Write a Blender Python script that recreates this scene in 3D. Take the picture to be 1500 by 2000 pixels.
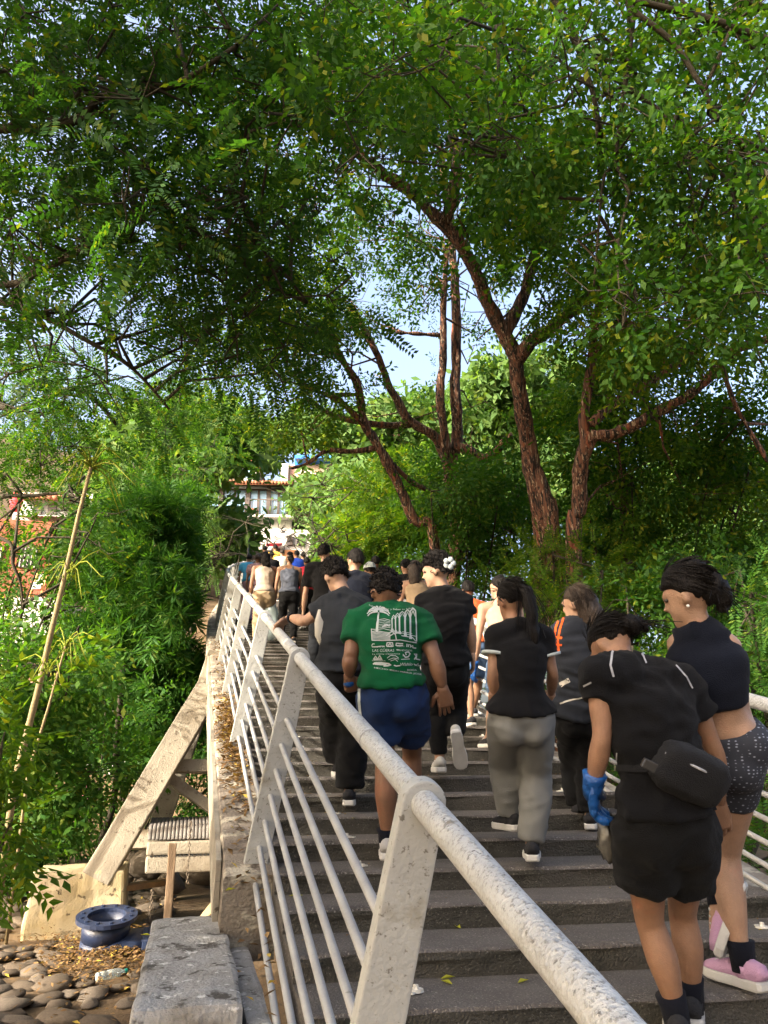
import bpy, bmesh, math, random
import numpy as np
from mathutils import Vector, Matrix, noise
from mathutils.bvhtree import BVHTree

for _o in list(bpy.data.objects): bpy.data.objects.remove(_o, do_unlink=True)
SC = bpy.context.scene
COL = SC.collection
random.seed(7); RNG = np.random.default_rng(7)

# ---------------------------------------------------------------- camera
CAMZ = 1.70
YAW, PITCH, ROLL = 0.2403, 0.3114, -0.0054
_cy, _sy, _cp, _sp = math.cos(YAW), math.sin(YAW), math.cos(PITCH), math.sin(PITCH)
FW = Vector((_sy*_cp, _cy*_cp, _sp)); _r = Vector((_cy, -_sy, 0)); _u = _r.cross(FW)
RT = _r*math.cos(ROLL) + _u*math.sin(ROLL); UP = _u*math.cos(ROLL) - _r*math.sin(ROLL)
CAM = Vector((0, 0, CAMZ))
cd = bpy.data.cameras.new('camera'); cam = bpy.data.objects.new('camera', cd); COL.objects.link(cam)
cd.sensor_fit = 'VERTICAL'; cd.sensor_height = 24; cd.lens = 18.0; cd.clip_start = 0.05; cd.clip_end = 2000
cam.matrix_world = Matrix(((RT.x, UP.x, -FW.x, 0), (RT.y, UP.y, -FW.y, 0), (RT.z, UP.z, -FW.z, CAMZ), (0, 0, 0, 1)))
SC.camera = cam
# ---------------------------------------------------------------- light
SUN_AZ, SUN_EL = math.radians(-112), math.radians(23)      # azimuth clockwise from +Y, to the sun
TO_SUN = Vector((math.sin(SUN_AZ)*math.cos(SUN_EL), math.cos(SUN_AZ)*math.cos(SUN_EL), math.sin(SUN_EL)))
W = bpy.data.worlds.new('World'); SC.world = W; W.use_nodes = True
nt = W.node_tree; nt.nodes.clear()
sky = nt.nodes.new('ShaderNodeTexSky'); sky.sky_type = 'NISHITA'; sky.sun_disc = False
sky.sun_elevation = SUN_EL; sky.sun_rotation = SUN_AZ; sky.air_density = 0.8; sky.dust_density = 10.0; sky.ozone_density = 0.3
bg = nt.nodes.new('ShaderNodeBackground'); bg.inputs['Strength'].default_value = 0.15
out = nt.nodes.new('ShaderNodeOutputWorld')
nt.links.new(sky.outputs[0], bg.inputs[0]); nt.links.new(bg.outputs[0], out.inputs[0])
sl = bpy.data.lights.new('sun', 'SUN'); sl.energy = 2.1; sl.angle = math.radians(0.6); sl.color = (1.0, 0.91, 0.76)
sun = bpy.data.objects.new('sun', sl); COL.objects.link(sun); sun.rotation_euler = TO_SUN.to_track_quat('Z', 'Y').to_euler()
SC.view_settings.view_transform = 'Standard'; SC.view_settings.look = 'None'
SC.view_settings.exposure = 2.6; SC.view_settings.gamma = 1.0; SC.view_settings.use_curve_mapping = False
SC.render.engine = 'CYCLES'
try:
    SC.cycles.use_denoising = True; SC.cycles.denoiser = 'OPENIMAGEDENOISE'
    SC.cycles.max_bounces = 8; SC.cycles.transparent_max_bounces = 8; SC.cycles.transmission_bounces = 6; SC.cycles.diffuse_bounces = 4
except Exception: pass

# ---------------------------------------------------------------- helpers
def ray(px, py): return FW + RT*((px-750)/1500.0) + UP*((1000-py)/1500.0)
def at(px, py, d): return CAM + ray(px, py)*d
def proj(P):
    q = P - CAM; z = q.dot(FW); return (750+1500*q.dot(RT)/z, 1000-1500*q.dot(UP)/z, z)
def lerp(a, b, t): return a + (b-a)*t
def V(*a): return Vector(a)

class MB:
    """collects shapes into one mesh"""
    def __init__(s): s.v = []; s.f = []; s.m = []
    def add(s, vs, fs, mi=0):
        o = len(s.v); s.v.extend([tuple(p) for p in vs]); s.f.extend([tuple(i+o for i in f) for f in fs]); s.m.extend([mi]*len(fs)); return s
    def box(s, c, size, M=None, mi=0, taper=1.0):
        x, y, z = size[0]/2, size[1]/2, size[2]/2; c = Vector(c)
        vs = [Vector(p) for p in ((-x,-y,-z),(x,-y,-z),(x,y,-z),(-x,y,-z),(-x*taper,-y*taper,z),(x*taper,-y*taper,z),(x*taper,y*taper,z),(-x*taper,y*taper,z))]
        vs = [(M @ p if M else p) + c for p in vs]
        return s.add(vs, [(3,2,1,0),(4,5,6,7),(0,1,5,4),(1,2,6,5),(2,3,7,6),(3,0,4,7)], mi)
    def beam(s, a, b, w, h, up=(0,0,1), mi=0):
        a, b = Vector(a), Vector(b); t = (b-a).normalized(); u = Vector(up); sd = t.cross(u).normalized(); u = sd.cross(t)
        vs = [p + sd*sx*w/2 + u*sz*h/2 for p in (a, b) for sx, sz in ((-1,-1),(1,-1),(1,1),(-1,1))]
        return s.add(vs, [(3,2,1,0),(4,5,6,7),(0,1,5,4),(1,2,6,5),(2,3,7,6),(3,0,4,7)], mi)
    def loft(s, cs, ra, rb=None, lat=None, n=12, cap=True, mi=0):
        """elliptical tube through centres cs; ra half-width along lat, rb half-depth"""
        cs = [Vector(c) for c in cs]; k = len(cs); rb = rb or ra
        T = []
        for i in range(k):
            t = cs[min(i+1, k-1)] - cs[max(i-1, 0)]; T.append(t.normalized() if t.length > 1e-9 else Vector((0,0,1)))
        vs = []; prev = None
        for i in range(k):
            if lat is not None: a = Vector(lat[i] if isinstance(lat, list) else lat)
            elif prev is not None: a = prev
            else: a = Vector((1,0,0)) if abs(T[i].x) < .9 else Vector((0,1,0))
            a = (a - T[i]*a.dot(T[i])).normalized(); prev = a; b = T[i].cross(a)
            for j in range(n):
                q = 2*math.pi*j/n; vs.append(cs[i] + a*math.cos(q)*ra[i] + b*math.sin(q)*rb[i])
        fs = [(i*n+j, i*n+(j+1) % n, (i+1)*n+(j+1) % n, (i+1)*n+j) for i in range(k-1) for j in range(n)]
        if cap:
            vs += [cs[0], cs[-1]]
            fs += [((j+1) % n, j, k*n) for j in range(n)] + [((k-1)*n+j, (k-1)*n+(j+1) % n, k*n+1) for j in range(n)]
        return s.add(vs, fs, mi)
    def ell(s, c, r, M=None, nu=16, nv=10, mi=0, fn=None):
        c = Vector(c); vs = []
        for i in range(nv+1):
            th = math.pi*i/nv
            for j in range(nu):
                ph = 2*math.pi*j/nu; p = Vector((math.sin(th)*math.cos(ph), math.sin(th)*math.sin(ph), math.cos(th)))
                q = Vector((p.x*r[0], p.y*r[1], p.z*r[2]))
                if fn: q = fn(p, q)
                vs.append((M @ q if M else q) + c)
        fs = [(i*nu+j, (i+1)*nu+j, (i+1)*nu+(j+1) % nu, i*nu+(j+1) % nu) for i in range(nv) for j in range(nu)]
        return s.add(vs, fs, mi)
    def mesh(s, name='mesh', smooth=False):
        me = bpy.data.meshes.new(name); me.from_pydata([tuple(p) for p in s.v], [], s.f)
        if any(s.m): me.polygons.foreach_set('material_index', s.m)
        if smooth: me.polygons.foreach_set('use_smooth', [True]*len(me.polygons))
        me.update(); return me

def base_of(o):
    p = Vector((0,0,0))
    while o: p += o.location; o = o.parent
    return p
def link(name, me, mats, parent=None, local=False):
    o = bpy.data.objects.new(name, me); me.name = name
    for m in (mats if isinstance(mats, (list, tuple)) else [mats]):
        if len(me.materials) < (len(mats) if isinstance(mats, (list, tuple)) else 1): me.materials.append(m)
    COL.objects.link(o)
    if parent is not None:
        o.parent = parent
        if not local: me.transform(Matrix.Translation(-base_of(parent)))
    return o
def tag(o, label=None, cat=None, group=None, kind=None):
    for k, v in (('label', label), ('category', cat), ('group', group), ('kind', kind)):
        if v: o[k] = v
    return o
def root(name, loc, label, cat, group=None):
    o = bpy.data.objects.new(name, None); COL.objects.link(o); o.location = loc; o.empty_display_size = .2
    return tag(o, label, cat, group)
def part(name, mb, m, parent=None, smooth=False):
    return link(name, mb.mesh(name, smooth), m, parent)
def npmesh(name, verts, quads):
    me = bpy.data.meshes.new(name); nv, nf = len(verts), len(quads); k = quads.shape[1]
    me.vertices.add(nv); me.vertices.foreach_set('co', np.ascontiguousarray(verts, np.float32).ravel())
    me.loops.add(nf*k); me.loops.foreach_set('vertex_index', np.ascontiguousarray(quads, np.int32).ravel())
    me.polygons.add(nf); me.polygons.foreach_set('loop_start', np.arange(0, nf*k, k, dtype=np.int32)); me.polygons.foreach_set('loop_total', np.full(nf, k, np.int32))
    me.update(calc_edges=True); return me
def roughen(me, amp, sc, ridged=False, stretch=(1,1,1)):
    """push a mesh's points along their normals with turbulence"""
    st = Vector(stretch); N = [v.normal.copy() for v in me.vertices]
    for v, n_ in zip(me.vertices, N):
        q = Vector((v.co.x*st.x, v.co.y*st.y, v.co.z*st.z))*sc
        k = noise.fractal(q, 1.0, 2.0, 3)
        if ridged: k = 1-2*abs(k)
        v.co += n_*k*amp
    me.update()
def subdiv(me, cuts):
    bm = bmesh.new(); bm.from_mesh(me); bmesh.ops.subdivide_edges(bm, edges=bm.edges[:], cuts=cuts, use_grid_fill=True); bm.to_mesh(me); bm.free(); return me
def bevel(me, w, seg=2):
    bm = bmesh.new(); bm.from_mesh(me); bmesh.ops.bevel(bm, geom=bm.edges[:], offset=w, segments=seg, affect='EDGES', profile=.6); bm.to_mesh(me); bm.free(); return me
def remesh(me, vox, smooth=4, fac=.5):
    o = bpy.data.objects.new('tmp', me); COL.objects.link(o)
    m = o.modifiers.new('r', 'REMESH'); m.mode = 'VOXEL'; m.voxel_size = vox; m.use_smooth_shade = True
    if smooth:
        k = o.modifiers.new('s', 'SMOOTH'); k.factor = fac; k.iterations = smooth
    dg = bpy.context.evaluated_depsgraph_get(); r = bpy.data.meshes.new_from_object(o.evaluated_get(dg)); 
    bpy.data.objects.remove(o); bpy.data.meshes.remove(me)
    r.polygons.foreach_set('use_smooth', [True]*len(r.polygons)); return r

# ---------------------------------------------------------------- materials
def _nodes(name):
    m = bpy.data.materials.new(name); m.use_nodes = True; t = m.node_tree; t.nodes.clear(); return m, t
def M(name, c1, c2=None, sc=6.0, rough=.8, bump=.0, bsc=60.0, spots=None, spec=.3, metal=0.0, stretch=None, detail=6, sheen=0.0, lo=.35, hi=.65, top=None, sss=0.0):
    """two-colour noise surface; spots = [(colour, scale, threshold, softness)] stains with a shape of their own"""
    m, t = _nodes(name); N, L = t.nodes, t.links
    o = N.new('ShaderNodeOutputMaterial'); b = N.new('ShaderNodeBsdfPrincipled'); L.new(b.outputs[0], o.inputs[0])
    tc = N.new('ShaderNodeTexCoord'); src = tc.outputs['Object']
    if stretch:
        mp = N.new('ShaderNodeMapping'); mp.inputs['Scale'].default_value = stretch; L.new(src, mp.inputs[0]); src = mp.outputs[0]
    c2 = c2 or tuple(x*.82 for x in c1)
    n = N.new('ShaderNodeTexNoise'); n.inputs['Scale'].default_value = sc; n.inputs['Detail'].default_value = detail; n.inputs['Roughness'].default_value = .6; L.new(src, n.inputs['Vector'])
    r = N.new('ShaderNodeValToRGB'); r.color_ramp.elements[0].position = lo; r.color_ramp.elements[1].position = hi
    r.color_ramp.elements[0].color = (*c1, 1); r.color_ramp.elements[1].color = (*c2, 1); L.new(n.outputs['Fac'], r.inputs[0]); col = r.outputs[0]
    for (sc_c, sscale, th, soft) in (spots or []):
        n2 = N.new('ShaderNodeTexNoise'); n2.inputs['Scale'].default_value = sscale; n2.inputs['Detail'].default_value = 5; n2.inputs['Roughness'].default_value = .65; L.new(src, n2.inputs['Vector'])
        r2 = N.new('ShaderNodeValToRGB'); r2.color_ramp.elements[0].position = th; r2.color_ramp.elements[1].position = min(.999, th+soft); L.new(n2.outputs['Fac'], r2.inputs[0])
        fac = r2.outputs[0]
        if top:                                              # grime that settles on upward faces
            ge = N.new('ShaderNodeNewGeometry'); sx = N.new('ShaderNodeSeparateXYZ'); L.new(ge.outputs['Normal'], sx.inputs[0]); mr = N.new('ShaderNodeMapRange'); mr.inputs['From Min'].default_value = -.15; mr.inputs['From Max'].default_value = .75; L.new(sx.outputs['Z'], mr.inputs['Value'])
            mu = N.new('ShaderNodeMath'); mu.operation = 'MULTIPLY'; L.new(fac, mu.inputs[0]); L.new(mr.outputs[0], mu.inputs[1]); fac = mu.outputs[0]
        mx = N.new('ShaderNodeMix'); mx.data_type = 'RGBA'; L.new(fac, mx.inputs['Factor']); L.new(col, mx.inputs['A']); mx.inputs['B'].default_value = (*sc_c, 1); col = mx.outputs['Result']
    L.new(col, b.inputs['Base Color'])
    b.inputs['Roughness'].default_value = rough; b.inputs['Metallic'].default_value = metal; b.inputs['Specular IOR Level'].default_value = spec
    if sheen: b.inputs['Sheen Weight'].default_value = sheen
    if sss: b.inputs['Subsurface Weight'].default_value = sss; b.inputs['Subsurface Radius'].default_value = (.012, .005, .003); b.inputs['Subsurface Scale'].default_value = 1.0
    if bump:
        n3 = N.new('ShaderNodeTexNoise'); n3.inputs['Scale'].default_value = bsc; n3.inputs['Detail'].default_value = 4; L.new(src, n3.inputs['Vector'])
        bp = N.new('ShaderNodeBump'); bp.inputs['Strength'].default_value = bump; bp.inputs['Distance'].default_value = .02; L.new(n3.outputs['Fac'], bp.inputs['Height']); L.new(bp.outputs[0], b.inputs['Normal'])
    return m
def leafmat(name, c1, c2, c3=None, trans=.45, rough=.45):
    """foliage: each leaf its own tint, light passes through"""
    m, t = _nodes(name); N, L = t.nodes, t.links
    o = N.new('ShaderNodeOutputMaterial'); g = N.new('ShaderNodeNewGeometry')
    r = N.new('ShaderNodeValToRGB'); e = r.color_ramp.elements
    e[0].color = (*c1, 1); e[1].color = (*c2, 1); e[0].position = .1; e[1].position = .9
    if c3: k = e.new(.97); k.color = (*c3, 1)
    L.new(g.outputs['Random Per Island'], r.inputs[0])
    b = N.new('ShaderNodeBsdfPrincipled'); b.inputs['Roughness'].default_value = rough; b.inputs['Specular IOR Level'].default_value = .16; L.new(r.outputs[0], b.inputs['Base Color'])
    tr = N.new('ShaderNodeBsdfTranslucent'); hs = N.new('ShaderNodeMix'); hs.data_type = 'RGBA'; hs.blend_type = 'MULTIPLY'; hs.inputs['Factor'].default_value = 1
    hs.inputs['B'].default_value = (1.75, 1.75, .55, 1); L.new(r.outputs[0], hs.inputs['A']); L.new(hs.outputs['Result'], tr.inputs[0])
    mx = N.new('ShaderNodeMixShader'); mx.inputs[0].default_value = trans; L.new(b.outputs[0], mx.inputs[1]); L.new(tr.outputs[0], mx.inputs[2]); L.new(mx.outputs[0], o.inputs[0])
    return m

# ---------------------------------------------------------------- bridge geometry
RISE, TREAD, Y0, SKEW = 0.0982, 0.3637, 3.3195, -0.103
SLOPE = RISE/TREAD; XL, XH, HH, P0, SP, XR, XRH = .354, .522, 1.088, 2.143, 2.257, 2.802, 2.403
ang = math.atan(SLOPE); DIR = Vector((0, math.cos(ang), math.sin(ang))); NRM = Vector((0, -math.sin(ang), math.cos(ang)))
def bend(y): return .0060*max(0, y-13.7)**2
def SL(X, a, h):
    p = Vector((X, 0, 0)) + DIR*a + NRM*h; p.x += bend(p.y); return p
def tread_z(x, y):
    k = math.ceil((y - SKEW*(x-bend(y)) - Y0)/TREAD - 1e-6); return SLOPE*Y0 + k*RISE
def stair_hit(px, py):
    """where the view ray through a foot meets the stair treads"""
    d = 1.0
    while d < 40:
        p = at(px, py, d)
        if p.z <= tread_z(p.x, p.y): return d
        d += .004
    return 10
# ================================================================ setting
def smooth01(t): t = max(0, min(1, t)); return t*t*(3-2*t)
def ground_h(x, y):
    # flat bank by the stair foot, hillside rising behind on the left and straight ahead
    up = (.262*y-.3)*smooth01((y-14)/14) + max(0, min(y, 75)-31)*.28 if y > 14 else 0
    up = min(up, 24)
    side = smooth01((9-(x-.26*max(0, y-14)))/9)       # falls away to the right
    left = max(0, -x-6)*.22*smooth01((y-10)/8)
    dip = -1.2*smooth01((y-12.5)/2.5)*(1-smooth01((y-17)/5))*smooth01((-x+0.2)/1.5)
    return up*side + left + dip*.8
mb = MB(); xs = [-400,-200,-120,-80,-60] + [x*.8 for x in range(-50, 60)] + [60,80,120,200,400]; ys = [-300,-120,-60,-30] + [y*.8 for y in range(-20, 110)] + [100,130,200,400,700]
for y in ys:
    for x in xs: mb.v.append((x, y, ground_h(x, y) + .03*noise.noise(Vector((x*.7, y*.7, 0))) - .015))
nx = len(xs); mb.f = [(j*nx+i, j*nx+i+1, (j+1)*nx+i+1, (j+1)*nx+i) for j in range(len(ys)-1) for i in range(nx-1)]; mb.m = [0]*len(mb.f)
SOIL = M('soil', (.085, .054, .028), (.125, .085, .045), 3.0, .95, .6, 40, spots=[((.055,.038,.022), 9, .56, .1)])
ground = part('ground', mb, SOIL, smooth=True); tag(ground, kind='structure')

# cobbles and boulders of the bank, each one a piece of the ground
STONE = [M('river_stone_%d' % i, c, tuple(x*.7 for x in c), 9, .85, .35, 50, spots=[((.06,.045,.03), 5, .58, .12)]) for i, c in enumerate(((.115,.088,.062), (.090,.068,.048), (.135,.108,.082)))]
smesh = []
for i in range(6):
    b = MB(); sd = Vector((i*7.3, i*3.1, 0)); b.ell((0,0,0), (1,1,1), None, 9, 5, fn=lambda p, q: q*(1+.30*noise.noise(p*1.3+sd)+.12*noise.noise(p*3.1+sd)))
    me = b.mesh('cobblestone', True); me.materials.append(STONE[i % 3]); smesh.append(me)
rs = random.Random(3); placed = []
for _ in range(4500):
    if len(placed) >= 285: break
    y = 4.9 + rs.random()*8.5; x = -3.6 + rs.random()*3.5
    if x > -.32 and y < 6.6: continue
    px, py, d = proj(Vector((x, y, 0)))
    if px < -60 or px > 330 or py > 2080: continue
    r = .07 + .10*rs.random()
    if -1.75 < x < -.35 and 8.9 < y < 10.2: continue                      # footing
    if 110 < px < 300 and 1845 < py < 1925 and rs.random() < .75: continue  # soil and litter patch
    if 185 < px < 260 and 1925 < py < 2000 and rs.random() < .8: continue
    if any((x-a)**2+(y-b_)**2 < (.82*(r+c))**2 for a, b_, c in placed): continue
    placed.append((x, y, r))
for i, (x, y, r) in enumerate(placed):
    o = bpy.data.objects.new('cobblestone', smesh[i % 6]); COL.objects.link(o); o.parent = ground
    o.location = (x, y, -.01+.02*rs.random()); o.scale = (r*(1.0+.5*rs.random()), r*(.8+.3*rs.random()), r*(.30+.18*rs.random())); o.rotation_euler = (rs.uniform(-.15,.15), rs.uniform(-.15,.15), rs.random()*6.3)
for px, py, d, r in ((300,1690,11.5,.34),(352,1675,11.8,.4),(402,1688,11.0,.36),(258,1690,11.8,.26),(250,1668,12.5,.3),(110,1745,10.0,.3),(45,1735,10.2,.26),(20,1760,9.6,.22),(150,1700,11.4,.24),(330,1725,9.9,.2)):
    p = at(px, py, d); o = bpy.data.objects.new('boulder', smesh[rs.randrange(6)]); COL.objects.link(o); o.parent = ground
    o.location = p; o.scale = (r*1.25, r, r*.75); o.rotation_euler = (0, 0, rs.random()*6)

# ---------------------------------------------------------------- footbridge
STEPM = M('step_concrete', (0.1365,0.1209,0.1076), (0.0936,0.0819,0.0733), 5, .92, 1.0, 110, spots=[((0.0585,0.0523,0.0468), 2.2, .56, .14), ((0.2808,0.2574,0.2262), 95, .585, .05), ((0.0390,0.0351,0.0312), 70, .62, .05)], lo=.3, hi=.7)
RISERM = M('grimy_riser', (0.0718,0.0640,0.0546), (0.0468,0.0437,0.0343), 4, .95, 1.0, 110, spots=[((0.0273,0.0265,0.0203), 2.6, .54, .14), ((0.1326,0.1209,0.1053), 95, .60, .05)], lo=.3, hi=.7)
CURB = M('curb_concrete', (.22,.185,.145), (.15,.122,.095), 5, .92, .7, 70, spots=[((.38,.34,.26), 4.5, .51, .08), ((.065,.05,.036), 8, .57, .08), ((.035,.03,.024), 3, .63, .08)])
CONC = M('painted_concrete', (.29,.26,.205), (.225,.195,.15), 4, .85, .45, 60, spots=[((.085,.065,.045), 14, .60, .06), ((.16,.125,.085), 2.4, .57, .14), ((.05,.04,.03), 40, .66, .04)])
BLOCK = M('weathered_concrete', (.30,.295,.285), (.19,.18,.165), 7, .92, .6, 60, spots=[((.065,.058,.05), 9, .56, .07), ((.46,.45,.43), 14, .58, .05), ((.10,.085,.065), 2.5, .58, .12)])
bridge = root('footbridge', (1.6, 0, 0), 'long concrete stair footbridge climbing away between the white railings', 'footbridge')
NST = 88
prof = [(0.0, 0.0), (0.0, -.02), (.022, -.03), (.03, -RISE-.012), (TREAD+.03, -RISE-.012), (TREAD+.03, 0.0)]
variants = []
XA, XB = .44, XR-.03
for vix in range(5):
    b = MB(); nseg = 26; k = 7
    pr = [(.004, -RISE*.55), (-.002, -.030), (-.006, -.016), (.002, -.004), (.018, .001), (.06, .0), (TREAD*.5, -.002), (TREAD+.02, .0)]
    bot = [(TREAD+.02, -RISE-.06), (.010, -RISE-.06)]
    P_ = pr + bot
    for i in range(nseg+1):
        x = lerp(XA, XB, i/nseg)
        for j, (yy, zz) in enumerate(P_):
            n1 = noise.fractal(Vector((x*3.0+vix*9, j*.7, 1.3)), 1, 2, 3)
            e = (.011+.014*max(0, noise.noise(Vector((x*9+vix*5, 3.1, 0)))-.15)) if j < 5 else .004
            if j > 6: e = 0
            b.v.append((x, yy + SKEW*x + n1*e, zz + n1*e*.7))
    m_ = len(P_)
    b.f = [(i*m_+j, (i+1)*m_+j, (i+1)*m_+(j+1) % m_, i*m_+(j+1) % m_) for i in range(nseg) for j in range(m_)] + [tuple(range(m_)), tuple(nseg*m_+j for j in reversed(range(m_)))]
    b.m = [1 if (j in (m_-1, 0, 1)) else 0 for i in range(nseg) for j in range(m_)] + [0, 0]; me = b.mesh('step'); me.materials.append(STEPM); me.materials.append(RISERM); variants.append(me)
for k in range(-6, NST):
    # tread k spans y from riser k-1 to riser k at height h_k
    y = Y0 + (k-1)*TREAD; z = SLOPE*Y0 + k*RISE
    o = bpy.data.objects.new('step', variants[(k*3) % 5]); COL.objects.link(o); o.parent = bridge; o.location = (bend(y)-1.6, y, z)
# edge kerbs, each side, and the soffit
def strip(mb, prof, a0, a1, n):
    m_ = len(prof)
    base = len(mb.v)
    for i in range(n+1):
        a = lerp(a0, a1, i/n)
        for (X, h) in prof: mb.v.append(tuple(SL(X, a, h)))
    fs = [(base+i*m_+j, base+(i+1)*m_+j, base+(i+1)*m_+(j+1) % m_, base+i*m_+(j+1) % m_) for i in range(n) for j in range(m_)] + [tuple(base+j for j in range(m_)), tuple(base+n*m_+j for j in reversed(range(m_)))]
    mb.f += fs; mb.m += [0]*len(fs)
b = MB(); strip(b, [(.205,-.34),(.205,.05),(.215,.062),(.24,.066),(.28,.068),(.36,.066),(.47,.064),(.47,-.34)], 4.25, 32, 150); me = b.mesh('kerb'); roughen(me, .012, 7); kerbL = link('kerb', me, CURB, bridge)
b = MB(); strip(b, [(.175,-.32),(.175,.045),(.202,.045),(.202,-.32)], 4.5, 32, 60); me = b.mesh('kerb_fascia'); roughen(me, .003, 5); link('kerb_fascia', me, CONC, bridge)
b = MB(); strip(b, [(XR-.05,-.34),(XR-.05,.062),(XR+.1,.066),(XR+.22,.062),(XR+.22,-.34)], 1.0, 32, 120); me = b.mesh('kerb'); roughen(me, .008, 7); link('kerb', me, CURB, bridge)
b = MB(); strip(b, [(.48,-.30),(.48,-.17),(XR-.06,-.17),(XR-.06,-.30)], 1.0, 32, 60); part('deck_slab', b, CURB, bridge)
b = MB(); e = SL(1.6, 31.8, 0); b.box((e.x+.4, e.y+3, e.z-.2), (4.2, 6.4, .5)); part('landing', b, CURB, bridge)

# painted bolt plates left on the treads
PL = M('chipped_white_metal', (.62,.60,.54), (.42,.39,.33), 40, .6, .2, 90, spots=[((.16,.10,.06), 25, .6, .08)])
b = MB(); b.loft([(0,0,0),(0,0,.008)], [.030,.028], n=10); b.loft([(0,0,.008),(0,0,.022)], [.011,.009], n=6); b.box((.032,0,.003), (.03,.03,.006)); pm = b.mesh('bolt_plate'); pm.materials.append(PL)
rp = random.Random(5)
for k in range(-1, 12):
    for X in (.86+.02*rp.random(), 2.46+.03*rp.random()):
        y = Y0 + (k-1)*TREAD + SKEW*X + .16 + .04*rp.random()
        o = bpy.data.objects.new('bolt_plate', pm); COL.objects.link(o); o.parent = bridge; o.location = (X-1.6, y, SLOPE*Y0+k*RISE+.002); o.rotation_euler = (0,0,rp.random()*6)

# ---------------------------------------------------------------- railings
RAILM = M('railing_paint', (0.328,0.324,0.312), (0.254,0.250,0.246), 6, .50, .15, 120, spots=[((0.139,0.135,0.131), 30, .64, .08), ((0.090,0.074,0.049), 55, .69, .04)], spec=.4)
HANDM = M('worn_handrail_paint', (.44,.44,.425), (.36,.36,.35), 8, .45, .5, 110, spots=[((.23,.225,.21), 110, .52, .08), ((.06,.055,.05), 60, .62, .05), ((.17,.15,.12), 9, .63, .06)], spec=.4, top=True)
POSTM = M('post_paint', (.37,.372,.35), (.30,.302,.285), 3, .6, .22, 70, spots=[((.23,.215,.17), 4, .58, .12), ((.06,.045,.03), 30, .68, .03), ((.15,.14,.12), 60, .60, .06)], spec=.35)
def railing(sideX, hubX, label, a0, a1, bar0):
    rt = root('railing', SL(sideX, 2.1, 0), label, 'railing')
    lean = (hubX-sideX)/HH
    n = 110
    aa = [lerp(a0, a1, i/n) for i in range(n+1)]
    b = MB(); b.loft([SL(hubX, a, HH) for a in aa], [.0315]*(n+1), n=20); me = b.mesh('handrail', True)
    link('handrail', me, HANDM, rt)
    hs = [.02+.126*i for i in range(7)]
    for i, h in enumerate(hs):
        b = MB(); b.loft([SL(sideX+lean*h, a, h) for a in [lerp(max(a0, bar0), a1, q/n) for q in range(n+1)]], [.0138]*(n+1), n=8); link('bar', b.mesh('bar', True), RAILM, rt)
    # weld collars along the handrail
    b = MB()
    for i in range(26):
        a = P0 + i*SP/2 + .55
        if a0 < a < a1: b.loft([SL(hubX, a-.004, HH), SL(hubX, a+.004, HH)], [.0335]*2, n=16)
    part('weld_seam', b, RAILM, rt)['kind'] = 'stuff'
    for i in range(-1, 14):
        a = P0 + i*SP
        if not (a0-.1 < a < a1): continue
        b = MB(); c0 = SL(sideX+lean*(-.12), a, -.12); c1 = SL(hubX, a, HH)
        ax = (c1-c0).normalized(); la = Vector((1,0,0)); la = (la-ax*la.dot(ax)).normalized(); th = ax.cross(la).normalized()*.022
        L = (c1-c0).length; out = []
        wb, wm, wt = .058, .058, .052
        out.append((-wb, 0)); out.append((wb, 0)); out.append((wm, L*.55)); out.append((wt, L))
        for q in range(1, 10):
            an = math.pi*q/10; out.append((wt*math.cos(an), L+wt*math.sin(an)))
        out.append((-wt, L)); out.append((-wm, L*.55))
        m_ = len(out)
        vs = [c0+la*x+ax*y+th for x, y in out] + [c0+la*x+ax*y-th for x, y in out]
        b.add(vs, [tuple(range(m_)), tuple(m_+j for j in reversed(range(m_)))] + [(j, m_+j, m_+(j+1) % m_, (j+1) % m_) for j in range(m_)])
        me = b.mesh('post'); bevel(me, .005, 2); link('post', me, POSTM, rt)
    return rt
railing(XL, XH, 'weathered white metal railing beside the near handrail and green shrub, left of the stairs', .25, 33, P0)
railing(XR, XRH, 'white metal railing along the right edge of the stairs, behind the women', .6, 33, .6)

# ---------------------------------------------------------------- supports under the left edge
def blockmesh(name, b, m, parent, cuts, amp, sc, bev=.02):
    me = b.mesh(name); bevel(me, bev, 2); subdiv(me, cuts); me.update(); roughen(me, amp, sc); return link(name, me, m, parent)
YEL = M('stained_yellow_concrete', (.33,.265,.145), (.36,.31,.215), 3, .9, .4, 60, spots=[((.07,.05,.03), 9, .60, .05), ((.20,.14,.06), 3, .57, .14)])
fp = Vector((-1.02, 9.35, 0))
ft = root('bridge_footing', fp, 'stained yellowish concrete footing block under the slanting white strut', 'footing')
b = MB(); b.box((fp.x, fp.y+.25, .28), (.98, .75, .66), taper=.93); blockmesh('footing_block', b, YEL, ft, 7, .018, 4, .03)
BACK = Vector((0,1,0))
def strut(name, a, bb, w, h, m=CONC):
    b = MB(); b.beam(a, bb, w, h, up=(0,-1,.2)); me = b.mesh(name); bevel(me, .012, 2); subdiv(me, 5); roughen(me, .006, 5); return link(name, me, m, bridge)
s0 = at(188, 1718, 8.1); s1 = at(408, 1345, 9.3)
strut('strut', s0, s1, .30, .26); s2 = at(300, 1575, 9.5); strut('strut', s2+Vector((0,.9,-.5)), at(425, 1275, 11.2), .26, .22)
strut('tie_beam', at(318, 1497, 9.0), at(440, 1497, 9.0), .14, .15)
strut('brace', at(330, 1520, 9.0), at(432, 1592, 8.9), .12, .13)
strut('tie_beam', at(240, 1640, 8.8), at(440, 1640, 8.8), .2, .16)
b = MB(); b.box(at(432, 1660, 8.2)+Vector((.12,0,-.35)), (.26,.3,2.2)); blockmesh('pier', b, CONC, bridge, 5, .008, 5)
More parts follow.
